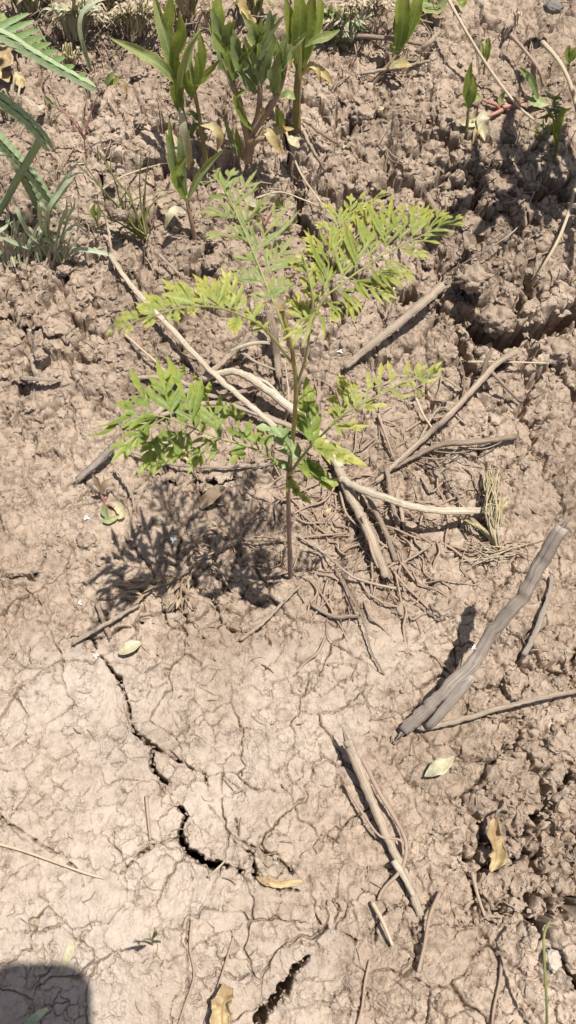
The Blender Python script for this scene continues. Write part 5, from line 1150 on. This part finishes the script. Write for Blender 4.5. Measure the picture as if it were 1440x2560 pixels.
fallen("fallen_leaf", "pale leaf scrap beneath the bushy weed's yellow leaves", [(722, 340, .004), (735, 352, .006), (748, 370, .003)], .0070, 'cream_leaf', .3, .2)
fallen("fallen_leaf", "narrow pale leaf chip on the soil right of the deep crack", [(858, 370, .004), (865, 358, .006), (874, 345, .004)], .0034, 'cream_leaf', .4, .1)
fallen("fallen_leaf", "tiny orange leaf tucked behind the seedling's lower stem", [(828, 1270, .004), (818, 1280, .006), (810, 1288, .003)], .0030, 'yellow_leaf', .5, .1)
fallen("fallen_leaf", "yellow leaf scrap beside the dark hole near the top", [(940, 278, .006), (950, 272, .008), (958, 266, .006)], .0038, 'cream_leaf', .4, .2)
# dried ferny leaf
ff = empty("dried_fern_leaf", on(722, 1352, .004)); tag(ff, "withered brown ferny leaf lying on the soil at the left of the stem's foot", "dead leaf", "fallen leaves on the soil")
fp = spline([on(px, py, dz) for px, py, dz in [(722, 1352, .004), (650, 1350, .010), (590, 1352, .012), (545, 1375, .012), (500, 1400, .010), (450, 1440, .008), (400, 1465, .006), (350, 1475, .004)]], 5)
part(MB().tube(fp, [.0013 - .0008 * i / len(fp) for i in range(len(fp))], 6, .1), "midrib", M['brown_leaf'], ff)
for a, b_, c in [((590, 1352), (560, 1330), (525, 1365)), ((575, 1345), (545, 1318), (500, 1340)), ((545, 1375), (500, 1358), (455, 1370)), ((520, 1390), (490, 1370), (460, 1405)), ((500, 1400), (480, 1430), (470, 1480)), ((455, 1440), (452, 1480), (455, 1520)), ((455, 1470), (440, 1500), (420, 1530)), ((450, 1440), (400, 1450), (310, 1450)), ((400, 1465), (360, 1470), (290, 1460)), ((390, 1465), (350, 1490), (280, 1488)), ((350, 1475), (310, 1480), (240, 1495)), ((460, 1475), (475, 1500), (490, 1530))]:
    part(leaflet_mesh(on(*a, .008), on(*b_, .012), on(*c, .004), random.choice((2, 3)), .0014, 30, .4, jit_up(.6)), "leaflet", M['brown_leaf'], ff)

# ------------------------------------------------------------------ fluff, stones, clods
def ico(sub):
    t = (1 + 5 ** .5) / 2
    v = [(-1, t, 0), (1, t, 0), (-1, -t, 0), (1, -t, 0), (0, -1, t), (0, 1, t), (0, -1, -t), (0, 1, -t), (t, 0, -1), (t, 0, 1), (-t, 0, -1), (-t, 0, 1)]
    v = [Vector(p).normalized() for p in v]
    f = [(0, 11, 5), (0, 5, 1), (0, 1, 7), (0, 7, 10), (0, 10, 11), (1, 5, 9), (5, 11, 4), (11, 10, 2), (10, 7, 6), (7, 1, 8), (3, 9, 4), (3, 4, 2), (3, 2, 6), (3, 6, 8), (3, 8, 9), (4, 9, 5), (2, 4, 11), (6, 2, 10), (8, 6, 7), (9, 8, 1)]
    for _ in range(sub):
        cache = {}; nf_ = []
        def mid_(a, b):
            k = (min(a, b), max(a, b))
            if k not in cache: cache[k] = len(v); v.append(((v[a] + v[b]) / 2).normalized())
            return cache[k]
        for a, b, c in f:
            x, y, z = mid_(a, b), mid_(b, c), mid_(c, a); nf_ += [(a, x, z), (b, y, x), (c, z, y), (x, y, z)]
        f = nf_
    return np.array([tuple(p) for p in v], np.float32), np.array(f, np.int32)
IC0, IC1, IC3 = ico(0), ico(1), ico(3)

def lump(ic, r, seed, amp=.25, freq=2.2, sq=(1, 1, .75)):
    v, f = ic; n = fbm(v[:, 0] * freq + seed * 3.7, v[:, 1] * freq + v[:, 2] * freq * .8 - seed, 300 + seed % 50, 3, .6)
    n2 = perlin(v[:, 0] * freq + v[:, 2] * 5, v[:, 1] * freq - v[:, 2] * 3, 400 + seed % 50)
    return v * (1 + amp * n + amp * .8 * n2)[:, None] * r * np.array(sq, np.float32), f

def lump_obj(name, p, r, material, seed, ic=IC3, amp=.25, sq=(1, 1, .75), rz=0, sink=.45, freq=2.2):
    v, f = lump(ic, r, seed, amp, freq, sq); c, s_ = math.cos(rz), math.sin(rz)
    v = np.stack([v[:, 0] * c - v[:, 1] * s_, v[:, 0] * s_ + v[:, 1] * c, v[:, 2]], -1)
    me_ = bpy.data.meshes.new(name); me_.from_pydata(v.tolist(), [], f.tolist()); me_.polygons.foreach_set("use_smooth", [True] * len(f)); me_.materials.append(material)
    o = bpy.data.objects.new(name, me_); COL.objects.link(o); o.location = (p.x, p.y, p.z + r * sq[2] * (1 - sink * 1.6)); return o

tag(lump_obj("stone", on(1382, 22), .0085, M['stone'], 3, amp=.12, sq=(1.1, .8, .7)), "smooth dark grey stone on the bare soil at the top right", "stone")
tag(lump_obj("stone", on(1382, 2400), .0055, M['pebble'], 8, amp=.25, sq=(.9, 1.2, .5)), "pale rough pebble at the rim of the bottom right gap", "stone")
for k, (px, py, r, lb) in enumerate([(432, 1352, .0028, "white feathery scrap inside the seedling's shadow"), (1185, 1620, .0022, "white droppings speck on the grey branch's bark"), (240, 1638, .0022, "white fluffy tuft by the top of the lower left crack"), (216, 1296, .0024, "white scrap on the soil left of the rolled leaf sprout"), (850, 880, .0020, "white crumb left of the thick broken stick"), (200, 1508, .0018, "white crumb on the crust above the short straight stick")]):
    p = on(px, py, .070 if k == 1 else .001); mb = MB()
    for j in range(9):
        a = random.uniform(0, 6.28); l = r * random.uniform(.6, 1.5); d = Vector((math.cos(a), math.sin(a), random.uniform(.1, .7)))
        mb.ribbon(spline([p, p + d * l * .5 + UP * .0006, p + d * l], 2), [r * .22, r * .3, r * .26, r * .2, .0002], jit_up(.8), 2, .5)
    tag(mb.build("fluff", M['fluff'], None, p), lb, "scrap", "white scraps on the soil")

rng = np.random.RandomState(5)
# larger clods one can tell apart
G_CL = "loose soil clods on the rough ground"
spots = []
tries = 0
while len(spots) < 80 and tries < 6000:
    tries += 1
    px, py = rng.uniform(0, 1440), rng.uniform(120, 2330); p = gat(px, py)
    r_i = np.searchsorted(ya, p.y); c_i = np.searchsorted(ua, p.x / half[min(r_i, NRA - 1)])
    if r_i >= NRA - 1 or c_i >= NCA - 1: continue
    if rough[r_i, c_i] < .62 or rng.uniform() > rough[r_i, c_i] or carve[r_i, c_i] > .004: continue
    if any(abs(px - a) + abs(py - b) < 34 for a, b in spots): continue
    spots.append((px, py))
for k, (px, py) in enumerate(spots):
    o = lump_obj("soil_clod", on(px, py, -.001), rng.uniform(.0035, .0075), M['clod'], 20 + k, amp=.34, sq=(1, rng.uniform(.7, 1.1), rng.uniform(.6, .85)), rz=rng.uniform(0, 6), freq=2.6, sink=.5)
    tag(o, "small rough brown soil clod lying loose among others on the broken ground", "soil clod", G_CL)
for px, py, r, lb in [(1010, 1520 + 10, .011, "rounded clod right of the roots below the thick brown stick"), (437 // 2, 1357, .0080, "round smooth clod left of the seedling's shadow"), (1100, 1528, .0095, "lumpy clod at the left end of the branch shadow"), (905, 290, .012, "dark edged clod in the hollow right of the upright bright weed"), (1240, 800, .016, "big rounded clod above the wide dark gap at right"), (1180, 700, .015, "big clod at the tip of the thick broken stick"), (880, 760, .011, "clod under the edge of the upper right leaf"), (1385, 880, .015, "big clod below the wide dark gap by the right edge"), (1260, 560, .012, "clod between the fine root and the right edge straw")]:
    tag(lump_obj("soil_clod", on(px, py, -.002), r, M['clod'], int(px + py), amp=.30, sq=(1, .85, .7), freq=2.4, sink=.5), lb, "soil clod")

# crumbs: far too many to count
vv, ff_, off = [], [], 0
n_cr = 0
while n_cr < 5200:
    px, py = rng.uniform(-60, 1500), rng.uniform(-40, 2600); p = gat(px, py)
    r_i = min(np.searchsorted(ya, p.y), NRA - 2); c_i = min(np.searchsorted(ua, p.x / half[r_i]), NCA - 2)
    if rng.uniform() > .04 + rough[r_i, c_i] * .9 or carve[r_i, c_i] > .003: continue
    r = .0005 + .0016 * rng.uniform() ** 2.6
    v, f = lump(IC0 if r < .0011 else IC1, r, int(rng.randint(1000)), .55, 2.0, (1, rng.uniform(.6, 1.2), .6))
    z = float(Z[r_i, c_i])
    vv.append(v + np.array([p.x, p.y, z + r * .15], np.float32)); ff_.append(f + off); off += len(v); n_cr += 1
sel = np.argwhere((carve > .006) & (rough > .55) & (fade > .9))
sel = sel[rng.choice(len(sel), 1100, replace=False)]
sel2 = np.argwhere((rough > .50) & (fade > .9) & (carve < .003) & (rng.uniform(size=rough.shape) < .02))
sel2 = sel2[rng.choice(len(sel2), 1500, replace=False)]
sel4 = np.argwhere((carve > .0008) & (carve < .03) & (rough < .6) & (fade > .9))
sel4 = sel4[rng.choice(len(sel4), 900, replace=False)]
st_i = int(np.searchsorted(ya, stem_base.y)); st_j = int(np.searchsorted(ua, stem_base.x / half[st_i]))
sel3 = np.stack([st_i + rng.normal(0, 9, 60), st_j + rng.normal(0, 12, 60)], -1).astype(int)
for grp, ra, rb in ((sel, .0018, .0060), (sel2, .0012, .0034), (sel3, .0010, .0026), (sel4, .0006, .0022)):
    for r_i, c_i in grp:
        r = ra + (rb - ra) * rng.uniform() ** 2.2
        v, f = lump(IC1, r, int(rng.randint(1000)), .55, 2.6, (1, rng.uniform(.6, 1.1), rng.uniform(.5, .9)))
        vv.append(v + np.array([XO[r_i, c_i], YO[r_i, c_i], Z[r_i, c_i] + r * .2], np.float32)); ff_.append(f + off); off += len(v)
me_ = bpy.data.meshes.new("soil_crumbs"); me_.from_pydata(np.concatenate(vv).tolist(), [], np.concatenate(ff_).tolist()); me_.materials.append(M['clod'])
cr_o = bpy.data.objects.new("soil_crumbs", me_); COL.objects.link(cr_o); tag(cr_o, "loose crumbs of dry soil scattered over the ground", None, None, "stuff")

# fine rootlets and straw bits
mb = MB()
for k in range(1000):
    zone = rng.uniform() * 1.2 - .2
    if zone < 0: px, py = rng.uniform(0, 420) if zone < -.08 else rng.uniform(780, 1080), rng.uniform(-20, 190)
    elif zone < .45: px, py = rng.uniform(0, 1440), rng.uniform(-20, 760)
    elif zone < .85: px, py = rng.normal(860, 230), rng.normal(1240, 170)
    else: px, py = rng.uniform(0, 1440), rng.uniform(1500, 2560)
    a = rng.uniform(0, 6.28); l = rng.uniform(14, 70) * (1 if zone < .85 else .8); b = a + rng.normal(0, .5); h = abs(rng.normal(0, .003)) + .0008
    P = [on(px, py, .0004), on(px + math.cos(a) * l * .5, py + math.sin(a) * l * .4, h), on(px + math.cos(a) * l * .5 + math.cos(b) * l * .5, py + math.sin(a) * l * .4 + math.sin(b) * l * .4, .0006)]
    r = rng.uniform(.00025, .0008)
    mb.tube(spline(P, 3), r, 3, 0, 1, False)
for k in range(130):                               # coarser roots tangled round the seedling's foot and the sticks
    px, py = rng.normal(905, 130), rng.normal(1290, 130); a = rng.normal(1.1, .7); l = rng.uniform(50, 150); b = a + rng.normal(0, .8)
    P = [on(px, py, .0002), on(px + math.cos(a) * l * .4, py + math.sin(a) * l * .4, rng.uniform(.001, .008)), on(px + math.cos(a) * l * .4 + math.cos(b) * l * .35, py + math.sin(a) * l * .4 + math.sin(b) * l * .35, rng.uniform(.001, .005)), on(px + math.cos(a) * l * .5 + math.cos(b) * l * .6, py + math.sin(a) * l * .5 + math.sin(b) * l * .6, -.0006)]
    mb.tube(spline(P, 4), rng.uniform(.0004, .0013), 4, .1, 1, False)
lit = mb.build("plant_litter", M['root'], None); tag(lit, "fine dry rootlets and straw bits strewn over the soil", None, None, "stuff")

# ------------------------------------------------------------------ the phone that takes the picture; its corner shades the bottom left
from mathutils import Matrix
xr, xl, yt, yb, cr_ = .026, -.050, .017, -.145, .022
ring = []
for cx, cy, a0 in ((xr - cr_, yt - cr_, 0), (xl + cr_, yt - cr_, 90), (xl + cr_, yb + cr_, 180), (xr - cr_, yb + cr_, 270)):
    for k in range(7):
        a = math.radians(a0 + 15 * k); ring.append((cx + cr_ * math.cos(a), cy + cr_ * math.sin(a)))
n_ = len(ring)
pv = [(x, y, .004) for x, y in ring] + [(x, y, .0125) for x, y in ring]
pf = [tuple(range(n_))[::-1], tuple(range(n_, 2 * n_))] + [(k, (k + 1) % n_, n_ + (k + 1) % n_, n_ + k) for k in range(n_)]
me_ = bpy.data.meshes.new("phone"); me_.from_pydata(pv, [], pf); me_.materials.append(M['phone'])
ph = bpy.data.objects.new("phone", me_); COL.objects.link(ph)
ph.location = cam.location; ph.rotation_euler = cam.rotation_euler
tag(ph, "dark phone held over the ground, its corner shading the bottom left of the soil", "phone")
